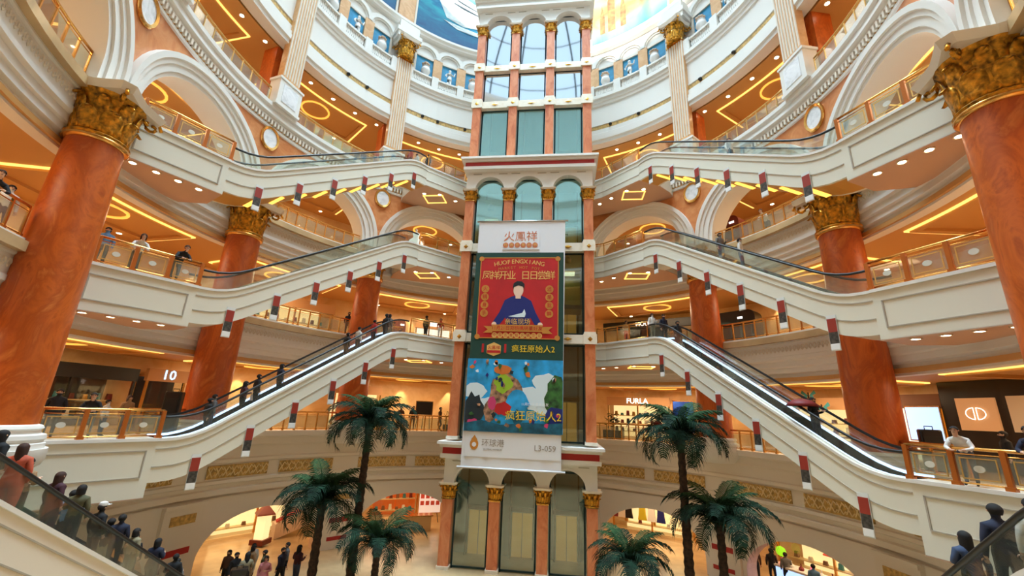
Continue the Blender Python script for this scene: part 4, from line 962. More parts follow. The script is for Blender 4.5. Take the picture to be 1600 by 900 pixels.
booth('black rounded kiosk behind the far right column, third floor', 21.6, 45.5, 3, 3.4, 3.1, 'shop_dark'); booth('dark red arched doorway cabinet left of tower, third floor', 22.4, -33.5, 3, 1.1, 2.9, 'wood_red'); booth('dark red arched cabinet beside the right arch, fourth floor', 19.2, 50.5, 4, 1.6, 3.0, 'wood_red')
# white bridal gown on the fourth floor
t = thing('bridal_gown', 'white bridal gown on a stand by the left arch, fourth floor', 'gown', None, P(17.75, -34.6, 14.4)); MB().box((0, 0, -.7), (1.7, 1.7, 1.4)).build('dais', 'plaster_cream', t)
mat('gown_glow', (236, 250, 250), .6, emit=(220, 245, 250), es=.5)  # glow put into the cloth, so the gown reads as brightly lit
b = MB(); rr = [(.85, .1), (.75, .5), (.55, 1.0), (.22, 1.35), (.27, 1.6), (.3, 1.75), (.1, 1.85)]
b.sweep([[(r*(1+.06*math.sin(5*th))*math.cos(th), r*(1+.06*math.sin(5*th))*math.sin(th), z) for th in [2*math.pi*j/20 for j in range(20)]] for r, z in rr]); b.build('gown', 'gown_glow', t, True)
MB().lathe([(.02, 1.85), (.09, 1.95), (.11, 2.08), (.02, 2.2)], n=10).build('head_form', 'white', t, True); MB().lathe([(.3, 0), (.3, .05), (.03, .08), (.03, .4)], n=12).build('stand', 'dark_metal', t)
# lantern and garments at ground level
t = thing('lantern', 'wooden lantern with dark pointed roof in the wide left ground arch', 'lantern', None, P(19.5, -57.5, -6.9)); MB().box((0, 0, .15), (.9, .9, .3)).build('foot', 'wood_red', t); MB().box((0, 0, 1.0), (.6, .6, 1.4)).build('light_box', 'shop_lit', t); MB().lathe([(.75, 1.7), (.7, 1.78), (.2, 2.2), (.03, 2.7)], n=4).build('roof', 'wood_red', t)
def garment(label, r, a, z, m, h=1.1):
    t = thing('hanging_garment', label, 'garment', None, P(r, a, z), -R_(a)); b = MB()
    b.sweep([[(-.28*w, -.09, -zz), (.28*w, -.09, -zz), (.28*w, .09, -zz), (-.28*w, .09, -zz)] for w, zz in ((.35, 0), (1, .1), (.8, h*.4), (.9, h*.7), (1.15, h))]); b.build('cloth', m, t); MB().tube([(0, 0, .18), (.05, 0, .1), (0, 0, 0)], .012, 4).build('hanger', 'mirror_steel', t)
for k, (a, m, nm) in enumerate(((18.5, 'garnet', 'dark red'), (20.2, 'plaster_cream', 'cream'), (21.6, 'black', 'black'), (24.4, 'dress_yellow', 'yellow'), (26.3, 'white', 'white'), (28.2, 'ban_navy', 'navy'))): garment('%s garment hanging in the right ground arch shop' % nm, 21.0, a, -4.5, m, 1.3)
# butterflies in the warm shop window
for k, (a, z, s_) in enumerate(((50, 3.3, 1), (53.5, 2.7, 1.1), (56.6, 3.5, 1.2), (58.4, 2.75, 1.3))):
    t = thing('paper_butterfly', 'teal paper butterfly in the warm second floor shop, %s from the left' % 'first second third fourth'.split()[k], 'butterfly', None, P(21.7, a, z), -R_(a))
    for sx in (-1, 1):
        b = MB(); b.sweep([[(sx*.04*s_, y, 0), (sx*.3*s_, y, .26*s_), (sx*.38*s_, y, .1*s_), (sx*.2*s_, y, 0), (sx*.3*s_, y, -.2*s_), (sx*.14*s_, y, -.22*s_)] for y in (0, .02)]); b.build('wing', 'teal_cloth', t)
    MB().box((0, 0, 0), (.05*s_, .05, .3*s_)).build('body', 'black', t)
# potted shrub before the handbag shop, dark standing suitcases
def planter(label, r, a, z, sz=1.0):
    t = thing('planter', label, 'planter', None, P(r, a, z), -R_(a)); MB().box((0, 0, .35*sz), (1.5*sz, .6*sz, .7*sz)).build('box', 'dark_metal', t)
    rnd = random.Random(int(a*7)); b = MB()
    for k in range(120):
        th = rnd.uniform(0, 6.28); q = rnd.uniform(0, .65)*sz; zz = .7*sz+rnd.uniform(0, 1.2)*sz; x, y = q*math.cos(th), q*math.sin(th)*.6; d = rnd.uniform(.08, .2)*sz; e = rnd.uniform(0, 6.28)
        b.add([(x, y, zz), (x+d*math.cos(e), y+d*math.sin(e), zz+.03), (x+d*1.6*math.cos(e), y+d*1.6*math.sin(e), zz+d*.6), (x+d*.6*math.cos(e+.5), y+d*.6*math.sin(e+.5), zz+d*.5)], [(0,1,2,3)])
    tag(b.build('foliage', 'palm_green', t), None, kind='stuff')
mat('palm_green', (28, 52, 38), .8, spec=.15, var=.45, vscale=3); mat('palm_light', (48, 78, 48), .8, spec=.15, var=.4, vscale=3); mat('trunk', (58, 40, 28), .85, var=.5, vscale=8, bump=.8)
planter('dark box planter with a shrub before the handbag shop', 18.5, 20.5, 0.0); planter('bushy planter beside the bright white shop, second floor right', 18.4, 73.5, 0.0, 1.1)
planter('small planter with a shrub right beside tower, second floor left', 18.3, -20.5, 0.0, .8)
def suitcase(label, loc, rz, h=.85):
    t = thing('speaker_box', label, 'box', None, loc, rz); b = MB(); n = 6; w, d, r = .34, .24, .1
    ring = [(sx*(w-r)+r*math.cos(th), sy*(d-r)+r*math.sin(th)) for sx, sy, t0 in ((1, 1, 0), (-1, 1, 1), (-1, -1, 2), (1, -1, 3)) for th in [(t0+q/3)*math.pi/2 for q in range(4)]]
    b.sweep([[(x*s_, y*s_, z) for x, y in ring] for z, s_ in ((.06, .9), (.1, 1), (h-.05, 1), (h, .9))]); b.build('body', 'black', t)
    MB().box((0, -.245, h*.5), (.5, .02, h*.7)).build('front_grille', 'dark_metal', t); MB().tube([(-.12, 0, h), (-.12, 0, h+.12), (.12, 0, h+.12), (.12, 0, h)], .02, 5).build('handle', 'dark_metal', t)
suitcase('tall black box behind the left platform railing, second floor', (-15.4, .6, .12), .4, 1.9); suitcase('tall black box behind the right platform railing, second floor', (16.9, 1.6, .12), -.4, 1.6); suitcase('black box with a grey front before the wide left ground arch', (-11.7, 2.3, -7.0), .6, 1.6)

# counters and fittings at ground level
t = thing('display_counter', 'white lit display counter in the far right ground arch', 'counter', None, P(18.6, 57.5, -7.0), -R_(57.5)); MB().box((0, 0, .5), (3.2, .8, 1.0)).build('body', 'screen_blue', t); MB().box((0, 0, 1.05), (3.4, .95, .1)).build('top', 'white', t)
for k in range(6): MB().lathe([(.12, 0), (.14, .1), (.03, .2), (.03, .32)], (-1.3+k*.52, -.1, 1.1), 8).build('product', ('neon_pink', 'white', 'garnet')[k % 3], t)
t = thing('shop_awning', 'red and cream striped awning over the far right counter', 'awning', None, P(21.4, 61, -5.0), -R_(61))
for k in range(6): MB().hexa([(-1.5+k*.5, -.9, -.35), (-1.0+k*.5, -.9, -.35), (-1.0+k*.5, 0, 0), (-1.5+k*.5, 0, 0), (-1.5+k*.5, -.9, -.3), (-1.0+k*.5, -.9, -.3), (-1.0+k*.5, 0, .06), (-1.5+k*.5, 0, .06)]).build('stripe', ('red_print', 'plaster_cream')[k % 2], t)
t = thing('green_sign', 'bright green round sign in the far right ground arch', 'sign', None, P(21.5, 49, -6.0), -R_(49)); MB().lathe([(.02, -.3), (.26, -.2), (.32, 0), (.26, .2), (.02, .3)], n=14, sy=.3).build('disc', 'lime', t, True); MB().tube([(0, 0, -1.0), (0, 0, -.25)], .03, 6).build('stem', 'dark_metal', t)
t = thing('inner_stair', 'sloping cream stair with red handrail in the wide left ground arch', 'stair', None, P(20.5, -47, -7.0), -R_(-47))
MB().hexa([(-2.6, -.5, 0), (2.6, -.5, 1.6), (2.6, .5, 1.6), (-2.6, .5, 0), (-2.6, -.5, .9), (2.6, -.5, 2.9), (2.6, .5, 2.9), (-2.6, .5, .9)]).build('parapet', 'plaster_pink', t); MB().tube([(-2.6, -.4, 1.1), (2.6, -.4, 3.1)], .12, 6).build('handrail', 'red_print', t)
for k in range(6): MB().box((-2.4+k*.95, -.42, .75+k*.37), (.08, .08, .8)).build('baluster', 'brass', t)
t = thing('service_counter', 'golden counter with a bowed front in the ground arch left of tower', 'counter', None, P(18.4, -27.5, -7.0), -R_(-27.5)); MB().box((0, 0, .5), (2.6, .7, 1.0)).build('body', 'shelf', t); MB().box((0, -.05, 1.04), (2.8, .9, .08)).build('top', 'brass', t)
# ------------------------------------------------------------------ palms
def frond_mesh(L, droop, seed, nl=34):
    rnd = random.Random(seed); b = MB(); pts = []; n = 12; x = z = 0; ang = R_(58)
    for k in range(n+1):
        pts.append(Vector((x, 0, z))); st = L/n; x += st*math.cos(ang); z += st*math.sin(ang); ang -= droop/n*(1+.6*k/n)
    b.tube(pts, .03, 4, rad=[.035*(1-.85*k/n)+.004 for k in range(n+1)])
    for k in range(2, nl):
        t = k/nl*n; i = min(int(t), n-1); p = pts[i].lerp(pts[i+1], t-i); d = (pts[i+1]-pts[i]).normalized(); ll = L*.3*math.sin(math.pi*(.12+.8*k/nl))*rnd.uniform(.85, 1.1)
        for s in (-1, 1):
            side = Vector((0, s, 0)); tip = p+d*ll*.62+side*ll*.7+Vector((0, 0, -ll*rnd.uniform(.15, .5))); mid = p+d*ll*.3+side*ll*.42+Vector((0, 0, .02)); w = d*.024*L/2.4
            b.add([p-w, p+w, mid+w*1.2, mid-w*1.2, tip], [(0,1,2,3), (3,2,4)])
    o = b.build('t', ['palm_green'], None); me = o.data; bpy.data.objects.remove(o); return me
FR = [frond_mesh(2.55, R_(105), 1), frond_mesh(2.5, R_(135), 2), frond_mesh(2.2, R_(70), 3), frond_mesh(2.4, R_(160), 4)]
for me in FR[2:3]: me.materials[0] = MAT['palm_light']
def palm(label, x, y, zc, size=1.0, n=24, lean=(0, 0)):
    t = thing('palm_tree', label, 'palm tree', None, (x, y, -7.0)); h = zc+7.0
    pts = [(lean[0]*(k/14)**2, lean[1]*(k/14)**2, h*k/14) for k in range(15)]
    b = MB(); m = max(20, int(h/.18)); q = [(lean[0]*(k/m)**2, lean[1]*(k/m)**2, h*k/m) for k in range(m+1)]
    b.tube(q, .15, 9, rad=[(.2-.06*k/m)*(1.12 if k % 2 else .94)*min(1.15, size) for k in range(m+1)]); b.build('trunk', 'trunk', t, True)
    MB().lathe([(.7, 0), (.8, .6), (.72, .62), (.68, .5), (.02, .5)], n=18).build('pot', 'plaster_cream', t, True, 40)
    MB().lathe([(.1, h-.35), (.24, h-.1), (.2, h+.15), (.03, h+.35)], (lean[0], lean[1], 0), 9).build('crown_heart', 'trunk', t, True)
    rnd = random.Random(int(x*13+zc*7))
    for k in range(n):
        ring = k/n; me = FR[2] if ring < .25 else FR[0] if ring < .55 else FR[1] if ring < .82 else FR[3]
        o = link('frond', me, t); o.location = (lean[0], lean[1], h+.05-.12*ring); s = size*rnd.uniform(.88, 1.12); o.scale = (s, s, s)
        o.rotation_euler = (rnd.uniform(-.2, .2), (-.5+.75*ring)*1.0+rnd.uniform(-.1, .1), k*2.4+rnd.uniform(-.2, .2))
palm('tallest palm tree with a spreading crown, left of the tower', -7.4, 4.2, .55, 1.12, 26)
palm('shorter palm tree with a loose crown left of the tallest left palm', -9.0, 3.6, -3.0, 1.15, 24)
palm('lowest palm tree close by the tower base, left side', -5.9, 3.4, -4.6, 1.0, 20)
palm('tallest palm tree right of the tower', 8.0, 4.0, .65, 1.12, 26)
palm('shorter palm tree right of the tallest right palm', 9.3, 3.6, -2.7, 1.1, 24)
palm('lowest palm tree beside the tower base, right side', 5.5, 4.0, -4.7, 1.0, 20)
# ------------------------------------------------------------------ people
for nm, c in dict(skin=(222, 176, 148), hair_black=(24, 20, 20), hair_brown=(62, 36, 26), c_black=(24, 24, 28), c_navy=(28, 34, 58), c_white=(226, 222, 216), c_grey=(110, 108, 106), c_red=(176, 38, 34), c_orange=(206, 92, 62), c_olive=(92, 88, 60), c_denim=(58, 74, 104), c_plum=(72, 34, 46), c_tan=(168, 130, 92), c_blue=(96, 140, 186), c_green=(120, 160, 110), c_pink=(214, 140, 150), c_khaki=(150, 138, 108), c_brown=(82, 52, 36)).items(): mat(nm, c, .8 if nm != 'skin' else .55, var=.1 if nm[0] == 'c' else 0, vscale=6)
def body_template(pose, coat=False):
    """continuous body grown over a joint skeleton; -y is forward"""
    J = {}; E = []; rad = {}
    def j(n, p, r): J[n] = Vector(p); rad[n] = r if isinstance(r, tuple) else (r, r)
    lean = .0
    j('pelvis', (0, 0, .94), (.165, .13)); j('waist', (0, 0, 1.08), (.16, .125)); j('chest', (0, -.01, 1.28), (.19, .135)); j('collar', (0, 0, 1.42), (.12, .09)); j('neck', (0, -.01, 1.49), .055); j('jaw', (0, -.03, 1.555), (.062, .07)); j('head', (0, -.02, 1.635), (.078, .092)); j('crown', (0, -.012, 1.7), (.06, .072))
    if pose == 'lean':
        for n, dy, dz in (('waist', -.08, 0), ('chest', -.24, -.06), ('collar', -.36, -.1), ('neck', -.43, -.12), ('jaw', -.49, -.13), ('head', -.5, -.08), ('crown', -.5, -.02)): J[n] += Vector((0, dy, dz))
    c = J['collar']
    for s, sd in ((-1, 'l'), (1, 'r')):
        j('sh'+sd, (s*.165, c.y+.01, c.z-.035), .078)
        if pose == 'lean': e, w, h = (s*.27, c.y-.05, c.z-.26), (s*.16, c.y-.27, c.z-.3), (s*.1, c.y-.36, c.z-.31)
        elif pose in ('hold', 'phone') and (s == 1 or pose == 'hold'): e, w, h = (s*.25, .02, 1.14), (s*.15, -.22, 1.2), (s*.1, -.3, 1.24)
        elif pose == 'walk': e, w, h = (s*.22, .06*s, 1.14), (s*.22, -.06*s-.03, .92), (s*.21, -.1*s-.05, .84)
        else: e, w, h = (s*.235, .03, 1.15), (s*.235, -.03, .92), (s*.225, -.06, .83)
        j('el'+sd, e, .06); j('wr'+sd, w, .042); j('ha'+sd, h, (.036, .022))
        st = .14*s if pose == 'walk' else .02*s
        j('hip'+sd, (s*.09, 0, .86), .095); j('kn'+sd, (s*.1, -st*.6-.02, .5), .064); j('an'+sd, (s*.1, st, .1), .044); j('to'+sd, (s*.115, st-.15, .035), (.04, .028))
    if coat:
        rad['pelvis'] = (.2, .16); rad['waist'] = (.17, .13)
        for sd in 'lr': rad['hip'+sd] = (.15, .15); rad['kn'+sd] = (.12, .12)
    ch = [['pelvis', 'waist', 'chest', 'collar', 'neck', 'jaw', 'head', 'crown']]+[['collar', 'sh'+d, 'el'+d, 'wr'+d, 'ha'+d] for d in 'lr']+[['pelvis', 'hip'+d, 'kn'+d, 'an'+d, 'to'+d] for d in 'lr']
    names = list(J); ix = {n: k for k, n in enumerate(names)}
    me = bpy.data.meshes.new('t'); me.from_pydata([J[n] for n in names], [(ix[a], ix[b]) for cc in ch for a, b in zip(cc, cc[1:])], [])
    o = bpy.data.objects.new('t', me); COL.objects.link(o)
    o.modifiers.new('s', 'SKIN'); sv = me.skin_vertices[0].data
    for n in names: sv[ix[n]].radius = rad[n]; sv[ix[n]].use_root = (n == 'pelvis')
    su = o.modifiers.new('u', 'SUBSURF'); su.levels = 1
    dg = bpy.context.evaluated_depsgraph_get(); out = bpy.data.meshes.new_from_object(o.evaluated_get(dg)); bpy.data.objects.remove(o)
    # fingers and thumb rooted in each palm, nose and brow added to the same mesh
    b = MB()
    for s, sd in ((-1, 'l'), (1, 'r')):
        w, h = J['wr'+sd], J['ha'+sd]; d = (h-w).normalized(); side = d.cross(Vector((0, 0, 1)) if abs(d.z) < .8 else Vector((0, 1, 0))).normalized(); dn = side.cross(d)
        for k, (o_, L) in enumerate(((-.026, .055), (-.009, .066), (.009, .062), (.026, .05))):
            p = h+side*o_+d*.012; b.tube([p, p+d*L*.55+dn*.004, p+d*L*.9-dn*.022*(1 if dn.z > 0 else -1)], .008, 5, rad=[.0095, .0085, .006])
        p = h-d*.02+side*.03*s; b.tube([p, p+side*s*.028+d*.02, p+side*s*.034+d*.045], .009, 5, rad=[.011, .009, .006])
    hd = J['head']
    b.add([hd+Vector((-.013, -.083, -.012)), hd+Vector((.013, -.083, -.012)), hd+Vector((0, -.112, -.022)), hd+Vector((0, -.086, .03)), hd+Vector((0, -.08, -.03))], [(0,2,3), (2,1,3), (0,4,2), (4,1,2)])
    for s in (-1, 1): b.lathe([(.004, -.026), (.018, -.014), (.02, .012), (.005, .026)], hd+Vector((s*.082, .0, 0)), 6)
    nv = len(out.vertices)
    vs = [v.co[:] for v in out.vertices]; fs = [tuple(p.vertices) for p in out.polygons]
    segs = [(a, bb, cc) for cc in ch for a, bb in zip(cc, cc[1:])]
    def zone(p):
        best = None
        for a, q, _ in segs:
            A, B = J[a], J[q]; t = max(0, min(1, (p-A).dot(B-A)/max(1e-9, (B-A).length_squared))); dd = (p-(A+(B-A)*t)).length/max(rad[a][0], .03)
            if best is None or dd < best[0]: best = (dd, a, q, t)
        _, a, q, t = best
        if q[:2] == 'ha' or a in ('neck', 'jaw', 'head'): return 0
        if a == 'an' + q[-1:] or q[:2] == 'to': return 3
        if a[:2] == 'hi' or a[:2] == 'kn' or q[:3] == 'hip': return 1 if coat and p.z > .42 else 2
        if a == 'pelvis' and q == 'waist' and p.z < .95 and not coat: return 2
        return 1
    mi = [zone(sum((Vector(vs[i]) for i in f), Vector())/len(f)) for f in fs]
    o_ = len(vs); vs += b.v; fs += [tuple(i+o_ for i in f) for f in b.f]; mi += [0]*len(b.f)
    m = bpy.data.meshes.new('body'); m.from_pydata(vs, [], fs)
    for q in ('skin', 'c_black', 'c_navy', 'c_black'): m.materials.append(MAT[q])
    m.polygons.foreach_set('material_index', mi); m.polygons.foreach_set('use_smooth', [True]*len(fs)); m.update()
    # eyes and mouth as a separate little mesh
    e = MB()
    for s in (-1, 1): e.lathe([(.002, -.007), (.012, 0), (.002, .007)], hd+Vector((s*.032, -.082, .006)), 6); e.box(hd+Vector((s*.032, -.084, .026)), (.034, .012, .006))
    e.box(hd+Vector((0, -.078, -.052)), (.038, .012, .008)); eo = e.build('t', 'hair_black', None); em = eo.data; bpy.data.objects.remove(eo)
    return m, em, hd
def hair_mesh(hd, style):
    """cap of hair over the skull, open at the face, falling at the back"""
    b = MB(); rows = []; n = 16
    drop = {'short': .07, 'bob': .15, 'long': .3}[style]; nk = 11
    for k in range(nk):
        row = []
        for jx in range(n):
            th = 2*math.pi*jx/n; front = max(0, -math.sin(th))**.7
            if k <= 6: ph = k/6*math.pi*.5; r = math.sin(ph); zz = .112*math.cos(ph)
            else:
                t = (k-6)/(nk-7); r = 1-(.22*t if style == 'short' else .04*t if style == 'bob' else .02*t); zz = -drop*t
            lim = -drop+(.055+drop)*front          # hairline: high at the brow, low at the nape
            if zz < lim: zz = lim; r = min(r, .97)
            row.append(hd+Vector((.098*r*math.cos(th), .016+.112*r*math.sin(th), zz+.014)))
        rows.append(row)
    b.sweep(rows, cap=False)
    o = b.build('t', 'hair_black', None, True); me = o.data; bpy.data.objects.remove(o); return me
TPL = {}; HR = {}
def tpl(pose, coat):
    k = (pose, coat)
    if k not in TPL: TPL[k] = body_template(pose, coat); HR[k] = {s: hair_mesh(TPL[k][2], s) for s in ('short', 'bob', 'long')}
    return TPL[k], HR[k]
bag = MB(); bag.box((0, 0, -.16), (.26, .12, .3)); bag.tube([(-.09, 0, -.02), (-.06, 0, .14), (.06, 0, .14), (.09, 0, -.02)], .012, 5)
bo = bag.build('t', 'c_black'); BAG = bo.data; bpy.data.objects.remove(bo)
cap_ = MB(); cap_.lathe([(.104, 0), (.108, .05), (.09, .095), (.04, .12), (.005, .124)], n=14); cap_.box((0, -.13, .008), (.15, .12, .014)); co = cap_.build('t', 'c_white', None, True, 40); CAP = co.data; bpy.data.objects.remove(co)
def person(label, loc, rz, pose='stand', top='c_black', bot='c_black', hair='short', h=1.66, coat=False, bagm=None, hat=False, hairm='hair_black', group=None):
    (m, em, hd), hr = tpl(pose, coat); t = thing('person', label, 'person', group, loc, rz); s = h/1.74*1.06; t.scale = (s*1.1, s*1.1, s)
    o = link('body', m, t)
    for k, q in enumerate(('skin', top, bot, 'c_black')): o.material_slots[k].link = 'OBJECT'; o.material_slots[k].material = MAT[q]
    link('face_features', em, o)
    ho = link('hair', hr[hair], t); ho.material_slots[0].link = 'OBJECT'; ho.material_slots[0].material = MAT[hairm]
    if bagm:
        bo_ = link('handbag', BAG, t); bo_.location = (.27, -.03, .78); bo_.material_slots[0].link = 'OBJECT'; bo_.material_slots[0].material = MAT[bagm]
    if hat: c_ = link('cap', CAP, t); c_.location = hd+Vector((0, 0, .055))
    return t
def face(d): return math.atan2(d[0], -d[1])
def rider(key, u, w, label, down=False, turn=0, dz=-.4, **k):
    e = ESC[key]; p = e.X(u, w, e.zat(u)+dz); d = e.d*(-1 if down else 1)
    return person(label, p, face((d.x, d.y))+turn, **k)
# riders, left escalator from the second to the third floor
L2 = 'on the left escalator rising from the second floor'
rider((-1, 2), 1.8, .7, 'person in dark coat at the very foot of left escalator', pose='walk', top='c_black', bot='c_black')
rider((-1, 2), 2.1, 1.1, 'person in grey top beside dark coat at foot of left escalator', top='c_grey', bot='c_denim', bagm='c_pink')
rider((-1, 2), 3.2, .8, 'person in plum jacket leading a pair low on left escalator', top='c_plum', bot='c_black', hair='long', pose='hold')
rider((-1, 2), 3.8, .9, 'person in black holding a white bag low on left escalator', top='c_black', bot='c_black', bagm='c_white')
rider((-1, 2), 4.8, .8, 'lone person with dark hair midway up the left escalator', top='c_navy', bot='c_black', hair='bob', pose='phone')
rider((-1, 2), 8.4, .8, 'person with black backpack high on the left escalator', top='c_black', bot='c_black')
rider((-1, 2), 9.2, .9, 'person in white top high on the left escalator', top='c_white', bot='c_navy', pose='phone')
rider((-1, 2), 10.2, .8, 'person in red jacket high on the left escalator', top='c_red', bot='c_black')
rider((-1, 2), 11.0, .7, 'tall person in black near the top of left escalator', top='c_black', bot='c_black', h=1.78)
rider((-1, 2), 11.5, 1.0, 'person in grey coat near the top of left escalator', top='c_grey', bot='c_khaki', h=1.72, hair='bob')
person('person in olive jacket on the left third floor landing', (-7.6, 12.2, 6.62), 2.6, top='c_olive', bot='c_black', pose='stand')
person('person in red and white top on the left third floor landing', (-6.6, 12.6, 6.62), .6, top='c_red', bot='c_white', h=1.55)
# left top escalator
for u, w, tp, lb in ((11.3, .7, 'c_red', 'person in red scarf at the head of topmost left escalator'), (12.1, .9, 'c_white', 'person in white jacket at the head of topmost left escalator'), (13.2, .8, 'c_black', 'person in black at the head of topmost left escalator')):
    rider((-1, 4), u, w, lb, top=tp, bot='c_black', hair='bob' if tp == 'c_red' else 'short', dz=-.4 if u < 12.3 else .12, h=1.6)
# right escalators
rider((1, 4), 5.8, .9, 'person in white shirt riding alone on topmost right escalator', down=True, top='c_white', bot='c_navy', bagm='c_blue')
rider((1, 3), 7.1, .9, 'person in grey jacket holding phone on right escalator, third floor', down=True, top='c_grey', bot='c_denim', pose='phone', h=1.72, dz=-.2)
rider((1, 3), 5.9, .9, 'person in pale shirt with dark bag on right escalator, third floor', down=True, turn=.6, top='c_white', bot='c_denim', bagm='c_black', h=1.7, dz=-.2)
rider((1, 2), 12.7, .6, 'person in white top at the head of lower right escalator', down=True, top='c_white', bot='c_khaki', pose='phone', hair='bob', dz=.12, h=1.6)
rider((1, 2), 12.2, 1.1, 'tall person in navy at the head of lower right escalator', down=True, top='c_navy', bot='c_black', dz=-.2, h=1.8)
rider((1, 2), 10.8, .9, 'person in black coat high on the lower right escalator', down=True, top='c_black', bot='c_black', coat=True)
rider((1, 2), 3.3, .8, 'lone person in black with red umbrella low on right escalator', down=True, top='c_black', bot='c_navy', pose='hold', h=1.75)
person('person in tan coat on the right third floor landing', (7.0, 12.6, 6.62), .4, top='c_tan', bot='c_orange', hair='long', h=1.6)
e = ESC[(1, 2)]; p = e.X(3.35, .75, e.zat(3.35)+.95); t = thing('umbrella', 'dark red open umbrella above the lone rider on right escalator', 'umbrella', None, p)
n = 16; b = MB(); b.sweep([[(-.35+r*math.cos(2*math.pi*j/n), r*.9*math.sin(2*math.pi*j/n), z+.0*j) for j in range(n)] for r, z in ((.62, .1), (.5, .26), (.28, .37), (.02, .42), (.02, .4), (.28, .34), (.5, .23), (.6, .1))]); b.build('canopy', 'garnet', t, True); MB().tube([(0, 0, -.2), (-.2, 0, .2), (-.35, 0, .46)], .012, 5).build('stick', 'dark_metal', t)
# left foreground escalator: riders going down, a dense queue
fl = [(11.75, .6, 'c_black', 'c_black', 'long', 'person in black with purple dark hair at the left picture edge', False, None),
      (11.05, .65, 'c_orange', 'c_orange', 'long', 'person in long salmon orange coat on left foreground escalator', True, 'c_blue'),
      (10.2, 1.1, 'c_tan', 'c_brown', 'bob', 'person half hidden behind the plum hooded rider, left foreground escalator', False, 'c_green'),
      (9.75, .6, 'c_plum', 'c_brown', 'long', 'person in plum jacket and brown skirt on left foreground escalator', True, None),
      (8.85, .6, 'c_olive', 'c_black', 'bob', 'person in olive coat beside blue shirt, left foreground escalator', False, None),
      (8.35, 1.1, 'c_blue', 'c_black', 'short', 'person in blue shirt on the left foreground escalator', False, None),
      (7.75, .65, 'c_black', 'c_black', 'short', 'person in white cap and black jacket, left foreground escalator', False, None),
      (6.75, .6, 'c_navy', 'c_black', 'short', 'person in navy below the white cap, left foreground escalator', False, None),
      (6.25, 1.2, 'c_black', 'c_khaki', 'short', 'taller person in black behind navy rider, left foreground escalator', False, None),
      (5.75, .65, 'c_khaki', 'c_olive', 'bob', 'person in khaki jacket lower on left foreground escalator', False, None),
      (5.1, 1.0, 'c_black', 'c_black', 'short', 'person in black with white mask lower on left foreground escalator', False, None),
      (4.4, .6, 'c_navy', 'c_black', 'bob', 'person with bobbed hair near bottom of left foreground escalator', False, None),
      (3.6, 1.0, 'c_plum', 'c_black', 'short', 'person in plum top near bottom of left foreground escalator', False, None),
      (2.9, .6, 'c_black', 'c_black', 'short', 'person in black last but one down left foreground escalator', False, None),
      (2.1, .9, 'c_grey', 'c_black', 'short', 'person in grey at the foot of left foreground escalator', False, None)]
for k, (u, w, tp, bt, hr, lb, coat, bg) in enumerate(fl):
    rider((-1, 1), u, w, lb, down=True, dz=0.0, top=tp, bot=bt, hair=hr, coat=coat, bagm=bg, hat=(k == 6), pose=('stand', 'phone', 'hold')[k % 3], h=1.66+.06*((k*7) % 3-1), turn=.3*((k*5) % 3-1), hairm='hair_brown' if k in (1, 3) else 'hair_black')
# right foreground escalator
rider((1, 1), 9.9, .4, 'person with long dark hair holding a phone, right foreground escalator', down=True, dz=-.12, top='c_denim', bot='c_black', hair='long', pose='phone', h=1.66)
rider((1, 1), 10.95, .5, 'person in navy jacket behind the phone holder, right foreground escalator', down=True, dz=-.12, top='c_navy', bot='c_black', h=1.74)
rider((1, 1), 11.3, .85, 'person in white top at the right picture edge', down=True, dz=-.12, top='c_white', bot='c_black', h=1.72)
# people on platforms and galleries
person('person in blue shirt behind left platform rail, third floor', (-16.3, -3.6, 6.62), .7, top='c_blue', bot='c_black', h=1.7)
person('person in pale top leaning on left platform rail, third floor', (-15.5, -2.9, 6.62), 1.0, 'lean', top='c_white', bot='c_black', hair='bob')
person('person in black leaning at end of left platform rail, third floor', (-14.75, -1.7, 6.62), 1.2, 'lean', top='c_black', bot='c_black')
person('person in dark top at the far left third floor railing', (-15.3, -7.9, 6.55), 1.2, 'lean', top='c_black', bot='c_black', h=1.7)
person('person in white top at the far left third floor railing', (-15.9, -7.1, 6.55), 1.3, top='c_white', bot='c_navy', h=1.7)
person('person in black behind left platform rail near column, second floor', (-16.3, -3.4, .12), .9, top='c_black', bot='c_black')
person('person in black seated low behind the left platform rail, second floor', (-15.7, -2.6, .12), .8, 'lean', top='c_black', bot='c_grey')
person('small person in white behind left platform rail, second floor', (-16.0, -1.8, .12), 2.0, top='c_white', bot='c_denim', h=1.35)
person('person with brown hair behind left platform rail, second floor', (-16.6, -.4, .0), 1.4, top='c_tan', bot='c_brown', hair='long', hairm='hair_brown')
person('person in white shirt leaning on right platform rail, second floor', (14.95, -2.2, .12), -.9, 'lean', top='c_white', bot='c_denim', h=1.7)
person('person in dark suit leaning on right platform rail, second floor', (15.75, -3.6, .12), -1.0, 'lean', top='c_navy', bot='c_black', h=1.78)
person('person in black further behind the right platform rail, second floor', (17.2, -1.0, .0), -2.0, top='c_black', bot='c_black')
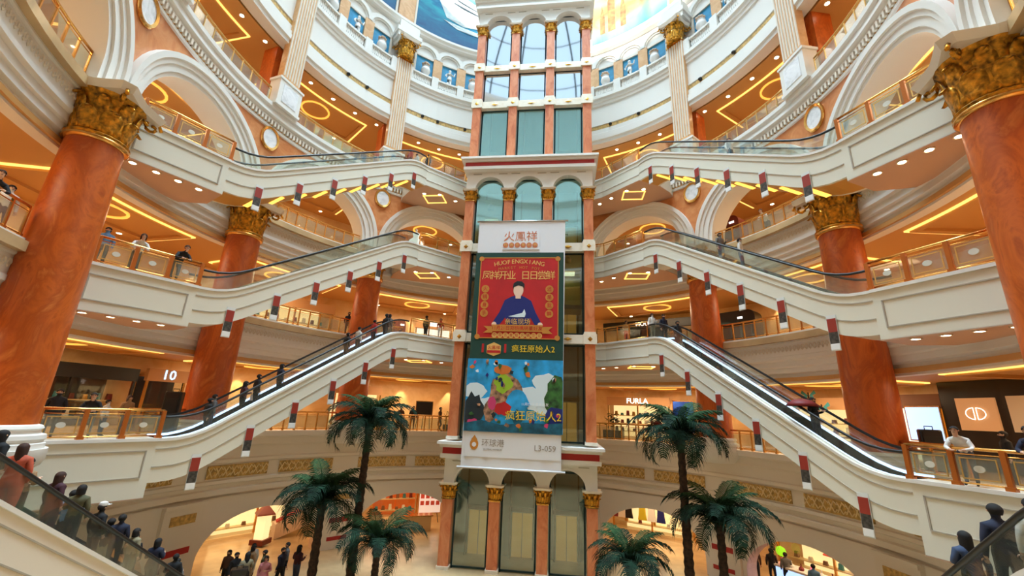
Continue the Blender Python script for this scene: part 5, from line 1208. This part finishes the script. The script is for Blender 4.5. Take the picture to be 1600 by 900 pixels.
person('person in pale shirt at the right fourth floor railing', (15.4, 8.4, 13.05), -1.0, 'lean', top='c_white', bot='c_black', h=1.65)
person('person in black standing at left third floor railing', (-13.2, 11.2, 6.55), .9, top='c_black', bot='c_black', h=1.68)
person('person in brown by the easel, second floor left of tower', (-9.7, 14.6, .05), .5, top='c_brown', bot='c_black', h=1.65)
person('person in black by the easel, second floor left of tower', (-8.9, 15.1, .05), .2, top='c_black', bot='c_black', h=1.7)
person('person striding past the easel, second floor left of tower', (-6.9, 15.6, .05), 1.6, 'walk', top='c_brown', bot='c_black', h=1.7)
person('person in red before the handbag shop, second floor', (9.2, 14.4, .05), 2.9, top='c_red', bot='c_black', h=1.65)
# crowd at ground level, seen in the wide left arch
cr_ = [(-13.6, 4.0, 'c_brown', 'bob', 'dark brown top'), (-12.9, 3.6, 'c_black', 'short', 'black jacket'), (-12.8, 4.6, 'c_tan', 'bob', 'tan coat'), (-12.2, 3.4, 'c_khaki', 'long', 'khaki jacket'), (-12.0, 4.4, 'c_olive', 'short', 'olive jacket'), (-11.3, 3.5, 'c_pink', 'bob', 'pink top'), (-11.2, 4.6, 'c_navy', 'short', 'navy jacket'), (-10.6, 5.0, 'c_plum', 'long', 'plum coat'), (-13.2, 5.2, 'c_white', 'short', 'white top'), (-11.6, 5.6, 'c_grey', 'short', 'grey top')]
for k, (x, y, tp, hr, w) in enumerate(cr_): person('person in %s in the crowd before the wide left ground arch' % w, (x, y, -7.0), k*1.3, ('stand', 'phone', 'walk', 'hold')[k % 4], top=tp, bot=('c_black', 'c_denim', 'c_brown')[k % 3], hair=hr, h=1.62+.05*(k % 4), coat=(k % 3 == 2))
for x, y, tp, lb in ((14.4, 11.2, 'c_black', 'person in black walking in the far right ground arch'), (14.9, 10.6, 'c_grey', 'person in grey walking in the far right ground arch'), (15.4, 8.8, 'c_blue', 'person in blue by the far right ground arch counter'), (13.6, 11.4, 'c_brown', 'person in brown by the palm in the far right ground arch')):
    person(lb, (x, y, -7.0), 2.8, 'walk', top=tp, bot='c_black', h=1.7)
